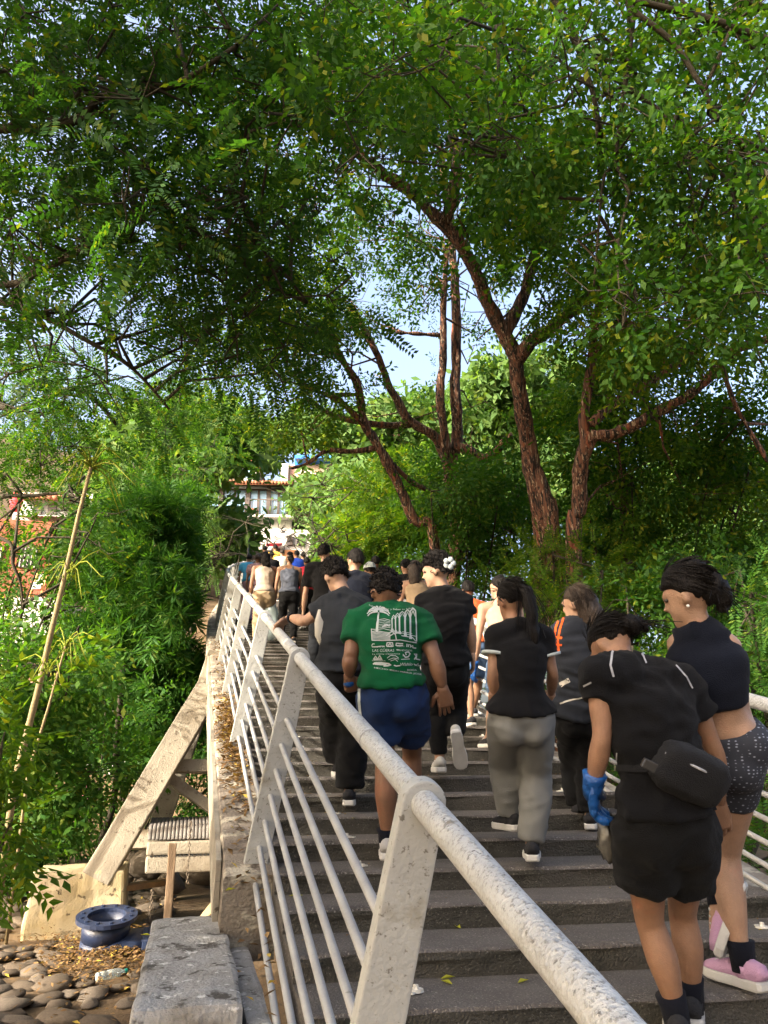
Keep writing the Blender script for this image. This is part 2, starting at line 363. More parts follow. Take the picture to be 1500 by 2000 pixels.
# ribbed box beam
rb = root('ribbed_beam', at(355, 1700, 8.2), 'pale concrete beam with ribbed top and perforated edge behind the blue valve', 'beam')
pA = at(288, 1655, 8.2); W_ = 1.0
b = MB(); b.box(pA+Vector((W_/2, .1, -.16)), (W_, .5, .16)); blockmesh('beam_base', b, CONC, rb, 4, .006, 6)
b = MB(); b.box(pA+Vector((W_/2, .1, .0)), (W_, .5, .13)); blockmesh('beam_side', b, CONC, rb, 4, .006, 6)
GR = M('ribbed_grey_sheet', (.17,.155,.145), (.12,.11,.10), 7, .7, .2, 60)
b = MB()
for i in range(25):
    x = pA.x + .02 + i*.04; b.loft([V(x, pA.y-.13, pA.z+.085), V(x, pA.y+.0, pA.z+.2), V(x, pA.y+.42, pA.z+.26)], [.021]*3, [.012]*3, lat=V(1,0,0), n=6)
part('ribbed_cap', b, GR, rb, True)['kind'] = 'stuff'
HOLE = M('dark_hole', (.03,.03,.03))
b = MB()
for i in range(22): b.box((pA.x+.05+i*.042, pA.y-.152, pA.z-.075), (.022,.006,.016))
part('perforated_strip', b, HOLE, rb)['kind'] = 'stuff'
# abutment block beside the stair foot
bp = Vector((.17, 3.5, 0))
ab = root('abutment_block', bp, 'grey weathered concrete block at the foot of the left railing', 'concrete block')
b = MB(); b.box((.06, 3.81, .46), (.37, 1.58, .92)); blockmesh('block', b, BLOCK, ab, 14, .009, 6, .025)
b = MB(); b.box((.298, 3.55, .43), (.095, 1.7, .84)); blockmesh('side_block', b, BLOCK, ab, 8, .010, 6, .02)

WOOD = M('old_wood', (.13,.085,.05), (.20,.14,.09), 5, .85, .5, 30, stretch=(6,6,1))
b = MB(); pw = at(327, 1795, 7.6); b.box(pw+Vector((0,0,.33)), (.075,.06,.72)); me = b.mesh('wooden_post'); bevel(me, .008); subdiv(me, 3); roughen(me, .008, 9); o = link('wooden_post', me, WOOD); tag(o, 'dark weathered wooden post standing beside the ribbed beam', 'post')
o_ = o
b = MB(); b.beam(at(395, 1800, 7.9), at(445, 1735, 8.3), .11, .05); me = b.mesh('plank'); bevel(me, .006); o = link('plank', me, M('pale_plank', (.36,.27,.15), (.26,.19,.10), 4, .8, .3, 40)); tag(o, 'pale tan plank lying aslant against the bridge pier', 'plank')
b = MB(); b.beam(at(235, 1735, 8.4), at(330, 1722, 8.7), .16, .06); me = b.mesh('plank'); bevel(me, .006); subdiv(me, 3); roughen(me, .012, 8); o = link('plank', me, M('rusty_plank', (.33,.19,.08), (.20,.12,.06), 8, .85, .4, 40)); tag(o, 'rusty brown board lying behind the yellowish footing', 'plank')
# hanging chains
CH = M('chain_steel', (.20,.16,.12), (.12,.10,.08), 30, .5, .2, 60, metal=.7)
def chain(top, n, label, pitch=.034):
    rt = root('chain', top, label, 'chain')
    b = MB(); k = 10; vs = []
    for i in range(k):
        a = 2*math.pi*i/k; c = V(.010*math.cos(a), 0, .020*math.sin(a)); t = V(math.cos(a)/.010, 0, math.sin(a)/.020).normalized()
        vs += [c+t*.0042, c+V(0,.0042,0), c-t*.0042, c-V(0,.0042,0)]
    b.add(vs, [(i*4+j, ((i+1) % k)*4+j, ((i+1) % k)*4+(j+1) % 4, i*4+(j+1) % 4) for i in range(k) for j in range(4)])
    me = b.mesh('link', True); me.materials.append(CH)
    for i in range(n):
        o = bpy.data.objects.new('link', me); COL.objects.link(o); o.parent = rt; o.location = (.004*math.sin(i*.9), 0, -i*pitch); o.rotation_euler = (0, .15*math.sin(i*2.1), (i % 2)*math.pi/2)
chain(at(373, 1608, 7.85), 17, 'rusty chain hanging in front of the ribbed concrete beam'); chain(at(297, 1742, 7.5), 8, 'short steel chain hanging beside the blue valve')
# ---------------------------------------------------------------- gate valve, bottle, litter
BLU = M('blue_cast_iron', (.010,.018,.048), (.014,.025,.062), 8, .45, .25, 90, spots=[((.045,.04,.036), 7, .60, .1)], spec=.5)
vp = at(204, 1850, 7.2); vp.z = 0.0
gv = root('gate_valve', vp, 'dark blue cast iron gate valve lying on the cobbles', 'valve')
c = vp
def ring(b, cen, ro, ri, h, n=28):
    vs = []
    for z in (0, h):
        for r in (ro, ri):
            vs += [cen+V(r*math.cos(2*math.pi*i/n), r*math.sin(2*math.pi*i/n), z) for i in range(n)]
    f = []
    for i in range(n):
        j = (i+1) % n; f += [(i, j, 2*n+j, 2*n+i), (n+j, n+i, 3*n+i, 3*n+j), (2*n+i, 2*n+j, 3*n+j, 3*n+i), (j, i, n+i, n+j)]
    b.add(vs, f)
b = MB(); ring(b, c+V(0,0,.34), .262, .165, .045); me = b.mesh('flange'); link('flange', me, BLU, gv)
b = MB(); ring(b, c+V(0,0,.13), .205, .165, .215); part('neck', b, BLU, gv, True)
b = MB(); ring(b, c+V(0,0,.01), .235, .10, .04); part('flange', b, BLU, gv)
b = MB(); b.loft([c+V(-.2,0,.10), c+V(-.1,0,.10), c+V(.1,-.02,.11), c+V(.26,-.03,.12), c+V(.34,-.03,.125)], [.12,.205,.215,.19,.16], [.06,.085,.085,.09,.085], lat=V(0,1,0), n=18); part('body', b, BLU, gv, True)
b = MB(); b.loft([c+V(.325,-.03,.125), c+V(.37,-.03,.125)], [.25,.25], [.115,.115], lat=V(0,1,0), n=4); me = b.mesh('bonnet_flange'); bevel(me, .01); link('bonnet_flange', me, BLU, gv)
b = MB(); b.loft([c+V(.375,-.03,.125), c+V(.42,-.03,.125)], [.25,.25], [.115,.115], lat=V(0,1,0), n=4); me = b.mesh('bonnet_flange'); bevel(me, .01); link('bonnet_flange', me, BLU, gv)
b = MB(); b.loft([c+V(.42,-.03,.125), c+V(.55,-.03,.125), c+V(.66,-.03,.12), c+V(.78,-.03,.115)], [.18,.16,.11,.05], [.10,.095,.08,.05], lat=V(0,1,0), n=16); part('bonnet', b, BLU, gv, True)
bm_ = MB(); bm_.loft([V(-.055,0,0), V(.055,0,0)], [.016,.016], n=6); bme = bm_.mesh('bolt'); bme.materials.append(BLU)
for i in range(7):
    for s in (-1, 1):
        o = bpy.data.objects.new('bolt', bme); COL.objects.link(o); o.parent = gv; o.location = (.372, -.03+(-.19+i*.063)*.75, .125+s*(.045+.01*(3-abs(i-3)))); 
b2 = MB(); b2.loft([V(0,0,-.012), V(0,0,.012)], [.018,.018], n=6); b2m = b2.mesh('bolt'); b2m.materials.append(BLU)
for i in range(12):
    q = 2*math.pi*(i+.5)/12; o = bpy.data.objects.new('bolt', b2m); COL.objects.link(o); o.parent = gv; o.location = (.215*math.cos(q), .215*math.sin(q), .39)
b = MB(); b.box(c+V(-.02,-.213,.13), (.022,.006,.055)); part('maker_plate', b, M('plate_pale', (.55,.42,.36)), gv)
gv.rotation_euler = (.17, 0, .0); gv.location.z = .0; gv.scale = (1.06,1.06,.84)
# plastic bottle
m, t = _nodes('clear_plastic'); bs = t.nodes.new('ShaderNodeBsdfPrincipled'); oo = t.nodes.new('ShaderNodeOutputMaterial'); t.links.new(bs.outputs[0], oo.inputs[0])
bs.inputs['Base Color'].default_value = (.80,.92,.95,1); bs.inputs['Transmission Weight'].default_value = .75; bs.inputs['Roughness'].default_value = .12; bs.inputs['IOR'].default_value = 1.2; PLAS = m
q0 = at(188, 1909, 6.05); q0.z = .075; q1 = at(247, 1905, 6.2); q1.z = .085; dr = (q1-q0).normalized()
bo = root('plastic_bottle', q0, 'crushed clear plastic bottle lying on the dirt', 'bottle')
b = MB(); Lb = (q1-q0).length; st = [(0,.02),(.01,.033),(.08,.034),(.1,.030),(.12,.034),(.3,.034),(.33,.029),(.36,.034),(.6,.034),(.75,.03),(.88,.014),(.93,.013)]
b.loft([q0+dr*Lb*s for s, r in st], [r for s, r in st], n=14); part('bottle_body', b, PLAS, bo, True)
b = MB(); b.loft([q0+dr*Lb*.93, q0+dr*Lb*1.0], [.016,.016], n=12); part('cap', b, M('green_cap', (.02,.30,.22), rough=.4), bo)
# fallen leaves
LIT = leafmat('dry_leaf', (.10,.055,.025), (.26,.16,.07), (.45,.33,.06), .15, .8)
def flat_leaves(pts, nrm_jit, size, seed):
    r = np.random.default_rng(seed); n = len(pts); P = np.array(pts)
    a = r.uniform(0, 6.28, n); L = size*r.uniform(.6, 1.3, n); w = L*.42
    tx, ty = np.cos(a), np.sin(a); tz = r.uniform(-nrm_jit, nrm_jit, n); sz = r.uniform(-nrm_jit, nrm_jit, n)
    T = np.stack([tx, ty, tz], 1); S = np.stack([-ty, tx, sz], 1)
    v = np.stack([P-T*L[:,None]/2, P+S*w[:,None]/2+[0,0,.004], P+T*L[:,None]/2, P-S*w[:,None]/2+[0,0,.004]], 1).reshape(-1,3)
    return npmesh('leaf_litter', v, np.arange(n*4).reshape(-1,4))
rl = random.Random(11); pts = []
for _ in range(2400):
    px, py = rl.gauss(200, 70), rl.gauss(1872, 30); d = ray(px, py); 
    if py > 1990 or px < -40 or px > 300: continue
    tt = -CAMZ/d.z; p = CAM+d*tt; pts.append((p.x, p.y, .05+.05*rl.random()*math.exp(-((px-215)/60)**2)))
for _ in range(500):
    x, y = rl.uniform(-3, 0), rl.uniform(5, 12); pts.append((x, y, .085*rl.random()+.03))
o = link('leaf_litter', flat_leaves(pts, .5, .05, 1), LIT); tag(o, 'dry brown leaf litter on the dirt around the valve', 'leaf litter', kind='stuff')
pts = []
for _ in range(1500):
    a = rl.gauss(7.0, .9) if rl.random() < .8 else rl.uniform(3, 14); X = rl.triangular(.20, .44, .36); p = SL(X, a, .075+.05*rl.random()*max(0, 1-abs(a-6.9)/1.2)); pts.append(tuple(p))
o = link('leaf_litter', flat_leaves(pts, .6, .05, 2), LIT); tag(o, 'heap of brown leaves caught along the left kerb of the stairs', 'leaf litter', kind='stuff')
pts = []
for _ in range(330):
    k = rl.randrange(-2, 30); X = rl.choice((rl.uniform(.5,.95), rl.uniform(2.3,2.75), rl.uniform(.5,2.7))); y = Y0+(k-1)*TREAD+SKEW*X+rl.uniform(.10, TREAD-.02); pts.append((X+bend(y), y, SLOPE*Y0+k*RISE+.006))
o = link('leaf_litter', flat_leaves(pts, .12, .026, 3), LIT); tag(o, 'scattered bits of dry leaf on the stair treads', 'leaf litter', kind='stuff')
LEAFL = ['small yellow leaf on a tread beside the lower railing bars', 'yellow leaf lying on a middle tread right of the front post', 'upper of two close yellow leaves near the front post', 'lower of two close yellow leaves near the front post', 'yellow leaf on the lowest tread left of the near handrail end', 'yellow leaf on the tread below the charcoal shirted man', 'yellow leaf on the kerb beside the leaf heap', 'yellow leaf on a low tread left of the front post', 'yellow leaf on the back of the grey concrete block', 'yellow leaf on the front of the grey concrete block', 'yellow leaf on the tread below the green shirted man']
FRESH = leafmat('yellow_leaf', (.42,.38,.03), (.28,.30,.04), None, .25, .6)
for i, (px, py) in enumerate(((578,1752),(893,1813),(875,1913),(872,1922),(1022,1920),(560,1500),(450,1740),(715,1925),(400,1800),(280,1880),(690,1600))):
    d = stair_hit(px, py); p = at(px, py, d)
    if px < 420: p = at(px, py, 4.6); p.z = .69
    b = MB(); a = i*1.7; u = V(math.cos(a), math.sin(a), 0)*.035; w = V(-math.sin(a), math.cos(a), 0)*.013; z = V(0,0,.006); z2 = V(0,0,.014)
    b.add([p-u+z, p+w+z2, p+u+z, p-w+z2, p+z*.8], [(0,4,1),(1,4,2),(2,4,3),(3,4,0)])
    o = part('fallen_leaf', b, FRESH); tag(o, LEAFL[i], 'leaf', 'yellow leaves fallen on the steps')

# ---------------------------------------------------------------- houses on the hillside
def frame(px, py, d, yaw=0):
    """house frame: x to the right as seen, y away, z up, metres"""
    o = at(px, py, d); f = Vector((FW.x, FW.y, 0)).normalized(); r = Vector((f.y, -f.x, 0)); R = Matrix.Rotation(yaw, 3, 'Z'); f = R @ f; r = R @ r
    return Matrix(((r.x, f.x, 0, o.x), (r.y, f.y, 0, o.y), (r.z, f.z, 1, o.z), (0,0,0,1)))
def T(mb, F): mb.v = [tuple(F @ Vector(p)) for p in mb.v]; return mb
WHITE = M('lime_wash', (.40,.395,.375), (.33,.325,.305), 1.5, .9, .1, 30, spots=[((.26,.24,.21), 2.5, .60, .1)])
PINK = M('pink_wash', (.44,.26,.20), (.38,.21,.17), 1.5, .9, .1, 30)
BRICK = M('red_brick_wall', (.30,.10,.055), (.21,.075,.045), 3, .9, .3, 50, spots=[((.36,.24,.18), 8, .62, .08)])
TILE = M('terracotta', (.33,.135,.075), (.25,.095,.055), 5, .85, .2, 40, spots=[((.22,.13,.09), 3, .6, .1)])
DARK = M('dark_frame', (.06,.05,.05), (.09,.07,.06), 6, .6)
m, t = _nodes('curtained_glass'); bs = t.nodes.new('ShaderNodeBsdfPrincipled'); oo = t.nodes.new('ShaderNodeOutputMaterial'); t.links.new(bs.outputs[0], oo.inputs[0])
bs.inputs['Base Color'].default_value = (.20,.36,.52,1); bs.inputs['Roughness'].default_value = .08; bs.inputs['Specular IOR Level'].default_value = .8; GLASS = m
CURT = M('white_curtain', (.40,.45,.50), (.28,.33,.39), 14, .9, .1, 10, stretch=(4,4,.2))
GREYW = M('grey_render', (.42,.40,.37), (.30,.28,.26), 2, .9, .2, 30)
CORR = M('corrugated_sheet', (.42,.40,.38), (.30,.27,.25), 3, .6, .1, 30, spots=[((.30,.18,.11), 4, .62, .1)], metal=.3)
def tiles(b, x0, x1, y0, z0, y1, z1, pitch, r):
    n = int((x1-x0)/pitch)
    for i in range(n):
        x = x0+(i+.5)*pitch; seg = 5
        for j in range(seg):
            a = lerp(V(x, y0, z0), V(x, y1, z1), j/seg); c_ = lerp(V(x, y0, z0), V(x, y1, z1), (j+1.08)/seg)
            b.loft([a+V(0,0,.03), c_+V(0,0,.0)], [r*1.1, r*.9], [r*1.1, r*.9], lat=V(1,0,0), n=6, cap=True)
# house A: long tiled house with curtained window bays
dA = 40; k = dA/1500; FA = frame(378, 1030, dA, .06); A = root('tiled_house', at(470, 1040, dA), 'white house with red tile eaves and curtained windows above the stairs', 'house')
b = MB(); wA = 190*k; b.box((wA/2, 1.6, .0), (wA, 3.0, 1.24)); b.box((wA/2, 2.6, 1.9), (wA, 1.0, 3.0)); b.box((wA/2, 1.8, 2.62), (wA, 2.4, .2)); part('wall', T(b, FA), WHITE, A)
b = MB(); b.box((wA/2, .0, .55), (wA+.3, .9, .14)); part('balcony_slab', T(b, FA), WHITE, A)
for x0, x1 in ((5,45),(52,98),(104,140),(144,180)):
    for s in (0, 1):
        xa = lerp(x0, x1, s*.5)*k; xb = lerp(x0, x1, s*.5+.5)*k
        fr = MB(); wz = 1.55
        for (cx, cz, sx, sz) in (((xa+xb)/2, .68, xb-xa, .08), ((xa+xb)/2, .68+wz, xb-xa, .08), (xa+.03, .68+wz/2, .06, wz), (xb-.03, .68+wz/2, .06, wz)): fr.box((cx, .32, cz), (sx, .08, sz))
        f_ = part('window', T(fr, FA), DARK, A)
        g = MB(); g.box(((xa+xb)/2, .34, .68+wz/2), (xb-xa-.12, .02, wz-.08)); part('pane', T(g, FA), GLASS, f_)
        cu = MB(); n = 12; w2 = xb-xa-.12
        cu.add([V(xa+.06+w2*i/n, .42+.05*(i % 2), z) for z in (.7, .66+wz) for i in range(n+1)], [(i, i+1, n+2+i, n+1+i) for i in range(n)]); part('curtain', T(cu, FA), CURT, f_)
for x in (47.5, 101, 142): b = MB(); b.box((x*k, .3, 1.5), (.22, .2, 1.9)); part('pillar', T(b, FA), DARK, A)
b = MB(); tiles(b, -.3, wA+.2, -.5, 2.35, 1.6, 3.05, .17, .085); b.box((wA/2, .6, 2.62), (wA+.3, 2.2, .05), Matrix.Rotation(.32, 3, 'X')); part('tile_roof', T(b, FA), TILE, A, True)['kind'] = 'stuff'
b = MB()
for i in range(48): b.box((.1+i*wA/48, -.4, 1.02), (.03, .03, .8))
b.box((wA/2, -.4, 1.44), (wA, .05, .05)); part('balcony_rail', T(b, FA), DARK, A)['kind'] = 'stuff'
b = MB(); b.loft([V(114*k,-.15,.62), V(114*k,-.15,.95)], [.2,.3], n=10); part('flower_pot', T(b, FA), TILE, A)
# upper house with blue awning
dB = 48; k = dB/1500; FB = frame(548, 960, dB, -.05); Bh = root('upper_house', at(600, 960, dB), 'pinkish upper house with blue awning beyond the branches', 'house')
b = MB(); b.box((56*k, 1.5, 20*k), (100*k, 3, 70*k)); part('wall', T(b, FB), PINK, Bh)
b = MB(); b.box((8*k, -.15, 22*k), (14*k, .3, 66*k)); part('column', T(b, FB), WHITE, Bh)
b = MB(); b.box((70*k, -.5, 58*k), (75*k, 1.2, 6*k)); b.box((62*k, 1.0, 72*k), (70*k, 2.5, 20*k), Matrix.Rotation(.25, 3, 'X')); me = b.mesh('awning'); me.transform(FB); link('awning', me, M('blue_tarp', (.02,.18,.62), (.02,.14,.5), 2, .5), Bh)
b = MB(); b.box((70*k, -.1, 43*k), (72*k, .12, 20*k)); part('parapet', T(b, FB), M('tan_wash', (.62,.46,.36)), Bh)
for x in (34, 62): b = MB(); b.box((x*k, -.02, 14*k), (16*k, .08, 22*k)); part('window', T(b, FB), DARK, Bh)
# pale gable above the tiled house
dC = 52; k = dC/1500; FC = frame(462, 935, dC); Ch = root('gabled_house', at(485, 940, dC), 'small pale gabled house behind the red tile roof', 'house')
b = MB(); b.add([V(0,0,-20*k),V(44*k,0,-20*k),V(44*k,0,22*k),V(22*k,0,40*k),V(0,0,22*k)] + [V(0,3,-20*k),V(44*k,3,-20*k),V(44*k,3,22*k),V(22*k,3,40*k),V(0,3,22*k)], [(0,1,2,3,4),(9,8,7,6,5),(0,5,6,1),(1,6,7,2),(0,4,9,5)]); part('wall', T(b, FC), WHITE, Ch)
b = MB(); b.add([V(-3*k,-.3,19*k),V(22*k,-.3,42*k),V(47*k,-.3,19*k),V(-3*k,3.2,19*k),V(22*k,3.2,42*k),V(47*k,3.2,19*k)] + [V(-3*k,-.3,16*k),V(22*k,-.3,39*k),V(47*k,-.3,16*k),V(-3*k,3.2,16*k),V(22*k,3.2,39*k),V(47*k,3.2,16*k)], [(0,3,4,1),(1,4,5,2),(0,1,7,6),(1,2,8,7),(6,7,10,9),(7,8,11,10),(3,9,10,4),(4,10,11,5)]); part('roof', T(b, FC), TILE, Ch)
b = MB(); b.box((22*k,-.03,10*k), (12*k,.08,16*k)); part('window', T(b, FC), GLASS, Ch)
# house at the head of the stairs
dD = 36; k = dD/1500; FD = frame(500, 1100, dD); Dh = root('stairhead_house', at(545, 1100, dD), 'white house with red awning at the head of the stairs', 'house')
b = MB(); b.box((48*k, 2.5, 38*k), (110*k, 3, 84*k)); part('wall', T(b, FD), GREYW, Dh)
b = MB(); b.box((32*k, .4, 42*k), (26*k, 1.0, 5*k), Matrix.Rotation(.3, 3, 'X')); part('awning', T(b, FD), M('red_cloth', (.55,.05,.06), rough=.8), Dh)
b = MB(); b.box((32*k, .94, 22*k), (18*k, .1, 36*k)); part('door', T(b, FD), DARK, Dh)
for x in (60, 82): b = MB(); b.box((x*k, .95, 56*k), (12*k, .12, 18*k)); part('window', T(b, FD), DARK, Dh)
b = MB(); b.box((62*k, .6, 16*k), (26*k, .4, 30*k)); part('orange_wall', T(b, FD), M('orange_wash', (.72,.32,.14)), Dh)
o = None
b = MB(); FW2 = frame(470, 1118, 33); b.box((34*33/1500, .3, 22*33/1500), (66*33/1500, .4, 48*33/1500)); me = b.mesh('stone_wall'); me.transform(FW2); subdiv(me, 6); roughen(me, .03, 3); o = link('stone_wall', me, M('brown_stone', (.30,.20,.15), (.22,.15,.12), 4, .9, .6, 30)); tag(o, 'brown stone wall behind the crowd at the stair head', 'wall')
# left: red brick house, corrugated lean-tos, chair, lantern
dE = 24; k = dE/1500; FE = frame(-60, 1250, dE, .25); Eh = root('brick_house', at(20, 1250, dE), 'red brick house behind the leaves at the left edge', 'house')
b = MB(); b.box((50*k, 2, 120*k), (150*k, 4, 260*k)); part('wall', T(b, FE), BRICK, Eh)
b = MB()
for j in range(26):
    for i in range(16): b.box(((-22+i*9.6+(j % 2)*4.8)*k, -.012, (-6+j*9.6)*k), (8.6*k, .03, 8.4*k))
o = part('brick_courses', T(b, FE), BRICK, Eh); o['kind'] = 'stuff'
for x, z in ((20, 60), (86, 60), (20, 170), (86, 170)):
    b = MB(); b.box((x*k, -.05, z*k), (34*k, .1, 44*k)); w_ = part('window', T(b, FE), DARK, Eh)
    b = MB()
    for i in range(5): b.box(((x-14+i*7)*k, -.12, z*k), (.03, .03, 42*k))
    part('window_bar', T(b, FE), GREYW, w_)['kind'] = 'stuff'
def corr(b, x0, x1, y0, z0, y1, z1, pitch):
    n = int((x1-x0)/pitch)*2; top = []
    for i in range(n+1):
        x = lerp(x0, x1, i/n); dz = .03*(i % 2); top += [V(x,y0,z0+dz), V(x,y1,z1+dz), V(x,y0,z0+dz-.02), V(x,y1,z1+dz-.02)]
    b.add(top, [(4*i, 4*i+4, 4*i+5, 4*i+1) for i in range(n)] + [(4*i+2, 4*i+3, 4*i+7, 4*i+6) for i in range(n)] + [(4*i, 4*i+2, 4*i+6, 4*i+4) for i in range(n)])
dG = 27; k = dG/1500; FG = frame(30, 1060, dG, .1); Gh = root('white_house', at(90, 1080, dG), 'white house with pale corrugated lean-to roof left of the papaya stem', 'house')
b = MB(); b.box((62*k, 1.5, 20*k), (150*k, 3, 170*k)); part('wall', T(b, FG), WHITE, Gh)
b = MB(); corr(b, 16*k, 130*k, -1.2, 36*k, .1, 52*k, .12); part('lean_to_roof', T(b, FG), CORR, Gh)
b = MB(); tiles(b, 0, 130*k, -.5, 86*k, 1.0, 104*k, .2, .1); part('tile_roof', T(b, FG), TILE, Gh, True)['kind'] = 'stuff'
for x in (34, 62, 96): b = MB(); b.box((x*k, -.04, 68*k), (16*k, .1, 22*k)); part('window', T(b, FG), DARK, Gh)
b = MB(); b.box((64*k, -.05, 14*k), (70*k, .1, 30*k)); part('shutter', T(b, FG), DARK, Gh)
dI = 19; k = dI/1500; FI = frame(-30, 1310, dI, .05); Ih = root('shed', at(50, 1310, dI), 'low pink shed with grey corrugated roof at the left edge', 'shed')
b = MB(); b.box((80*k, 1.5, 10*k), (200*k, 3, 90*k)); part('wall', T(b, FI), PINK, Ih)
b = MB(); corr(b, -20*k, 190*k, -.5, 72*k, 2.0, 112*k, .1); part('roof', T(b, FI), CORR, Ih)
b = MB()
for i in range(9): b.box(((10+i*8)*k, -.05, 40*k), (7*k, .06, 42*k))
part('plank_door', T(b, FI), GREYW, Ih)['kind'] = 'stuff'
b = MB(); b.box((80*k, -.1, -2*k), (200*k, .25, 6*k)); part('ledge', T(b, FI), WHITE, Ih)
# white wall and laundry seen under the shrub
dK = 17; k = dK/1500; FK = frame(120, 1640, dK); Kh = root('low_house', at(190, 1640, dK), 'low white house with barred window seen under the big shrub', 'house')
b = MB(); b.box((90*k, 2, 70*k), (240*k, 3, 175*k)); part('wall', T(b, FK), WHITE, Kh)
b = MB(); b.box((70*k, .45, 112*k), (100*k, .1, 30*k)); w_ = part('window', T(b, FK), DARK, Kh)
b = MB()
for i in range(9): b.box(((25+i*11)*k, .38, 112*k), (.03,.03,30*k))
part('window_bar', T(b, FK), WHITE, w_)['kind'] = 'stuff'
b = MB(); b.box((90*k, .42, 92*k), (230*k, .2, 8*k)); part('ledge', T(b, FK), GREYW, Kh)
CLO = M('pink_cloth', (.75,.45,.55), (.62,.34,.44), 6, .9, .2, 20)
for px, py, w_, h_ in ((168, 1570, 26, 70), (140, 1595, 18, 40)):
    b = MB(); n = 8; F_ = frame(px, py, 15.5); k = 15.5/1500
    b.add([V((i/n-.5)*w_*k, .05*math.sin(i*2.1)+dy, z*h_*k) for dy in (0,.02) for z in (-.5, .5) for i in range(n+1)], [(i, i+1, n+2+i, n+1+i) for i in range(n)] + [(2*n+2+i, 3*n+3+i, 3*n+4+i, 2*n+3+i) for i in range(n)])
    o = part('hanging_cloth', T(b, F_), CLO); tag(o, 'pink cloth hung behind the stems under the shrub' + (', the taller one' if h_ > 50 else ', the shorter one'), 'cloth')
# lantern and folding chair
b = MB(); lc = at(32, 980, 21); b.ell(lc, (.17,.17,.30), None, 14, 10, fn=lambda p, q: V(q.x*(1+.06*math.cos(p.z*30)), q.y*(1+.06*math.cos(p.z*30)), q.z)); o = part('paper_lantern', b, M('red_paper', (.75,.05,.07), rough=.6), smooth=True); tag(o, 'red oval paper lantern hanging above the left houses', 'lantern')
b = MB(); b.loft([lc+V(0,0,.28), lc+V(0,0,.75)], [.008,.008], n=5); part('cord', b, DARK, o)
o.location = (0,0,0)
ch = root('folding_chair', at(68, 1150, 17.5), 'white sling folding chair on the terrace beside the brick house', 'chair'); k = 17.5/1500; Fc = frame(68, 1150, 17.5)
b = MB(); b.add([V(-9*k,0,0),V(10*k,0,0),V(13*k,.25,36*k),V(-6*k,.25,36*k),V(-9*k,.02,0),V(10*k,.02,0),V(13*k,.27,36*k),V(-6*k,.27,36*k)], [(0,1,2,3),(7,6,5,4),(0,4,5,1),(1,5,6,2),(2,6,7,3),(3,7,4,0)]); part('sling', T(b, Fc), WHITE, ch)
for xa, xb in ((-11,-6),(12,13),(-6,-14),(10,20)): b = MB(); b.beam(V(xa*k,.0,-26*k), V(xb*k,.2,36*k if xb in (-6,13) else 4*k), .04,.04); part('leg', T(b, Fc), M('orange_wood', (.50,.24,.08)), ch)
te = root('terrace', at(60, 1180, 18), 'small concrete terrace carrying the folding chair', 'terrace'); b = MB(); Ft = frame(20, 1180, 18); b.box((55*.012, .2, -.6), (140*.012, 2.2, 1.15)); part('slab', T(b, Ft), GREYW, te)
# street lantern on its pole
LAMPM = M('lamp_iron', (.10,.10,.10), (.06,.06,.06), 6, .5)
for px, py, d, hpx, lab in ((350, 948, 26, 300, 'old iron street lantern on a pole above the big shrub'), (488, 1005, 30, 120, 'thin lamp pole standing at the left of the stair head')):
    k = d/1500; F_ = frame(px, py, d); lp = root('street_lamp', at(px, py+hpx, d), lab, 'street lamp')
    b = MB(); b.loft([V(0,0,-42*k), V(0,0,-hpx*k)], [.035,.05], n=8); part('pole', T(b, F_), LAMPM, lp, True)
    if hpx < 200: continue
    b = MB(); b.loft([V(0,0,6*k),V(0,0,1*k),V(0,0,-1*k)], [.03,.24,.27], n=6); b.loft([V(0,0,-36*k),V(0,0,-42*k)], [.1,.05], n=6)
    for i in range(6): q = i*math.pi/3; b.beam(V(.22*math.cos(q),.22*math.sin(q),0), V(.1*math.cos(q),.1*math.sin(q),-36*k), .025,.025)
    part('lantern_frame', T(b, F_), LAMPM, lp)
    b = MB(); b.loft([V(0,0,-1*k), V(0,0,-35*k)], [.21,.09], n=6); part('lantern_glass', T(b, F_), M('frosted_glass', (.75,.75,.72), rough=.3), lp)
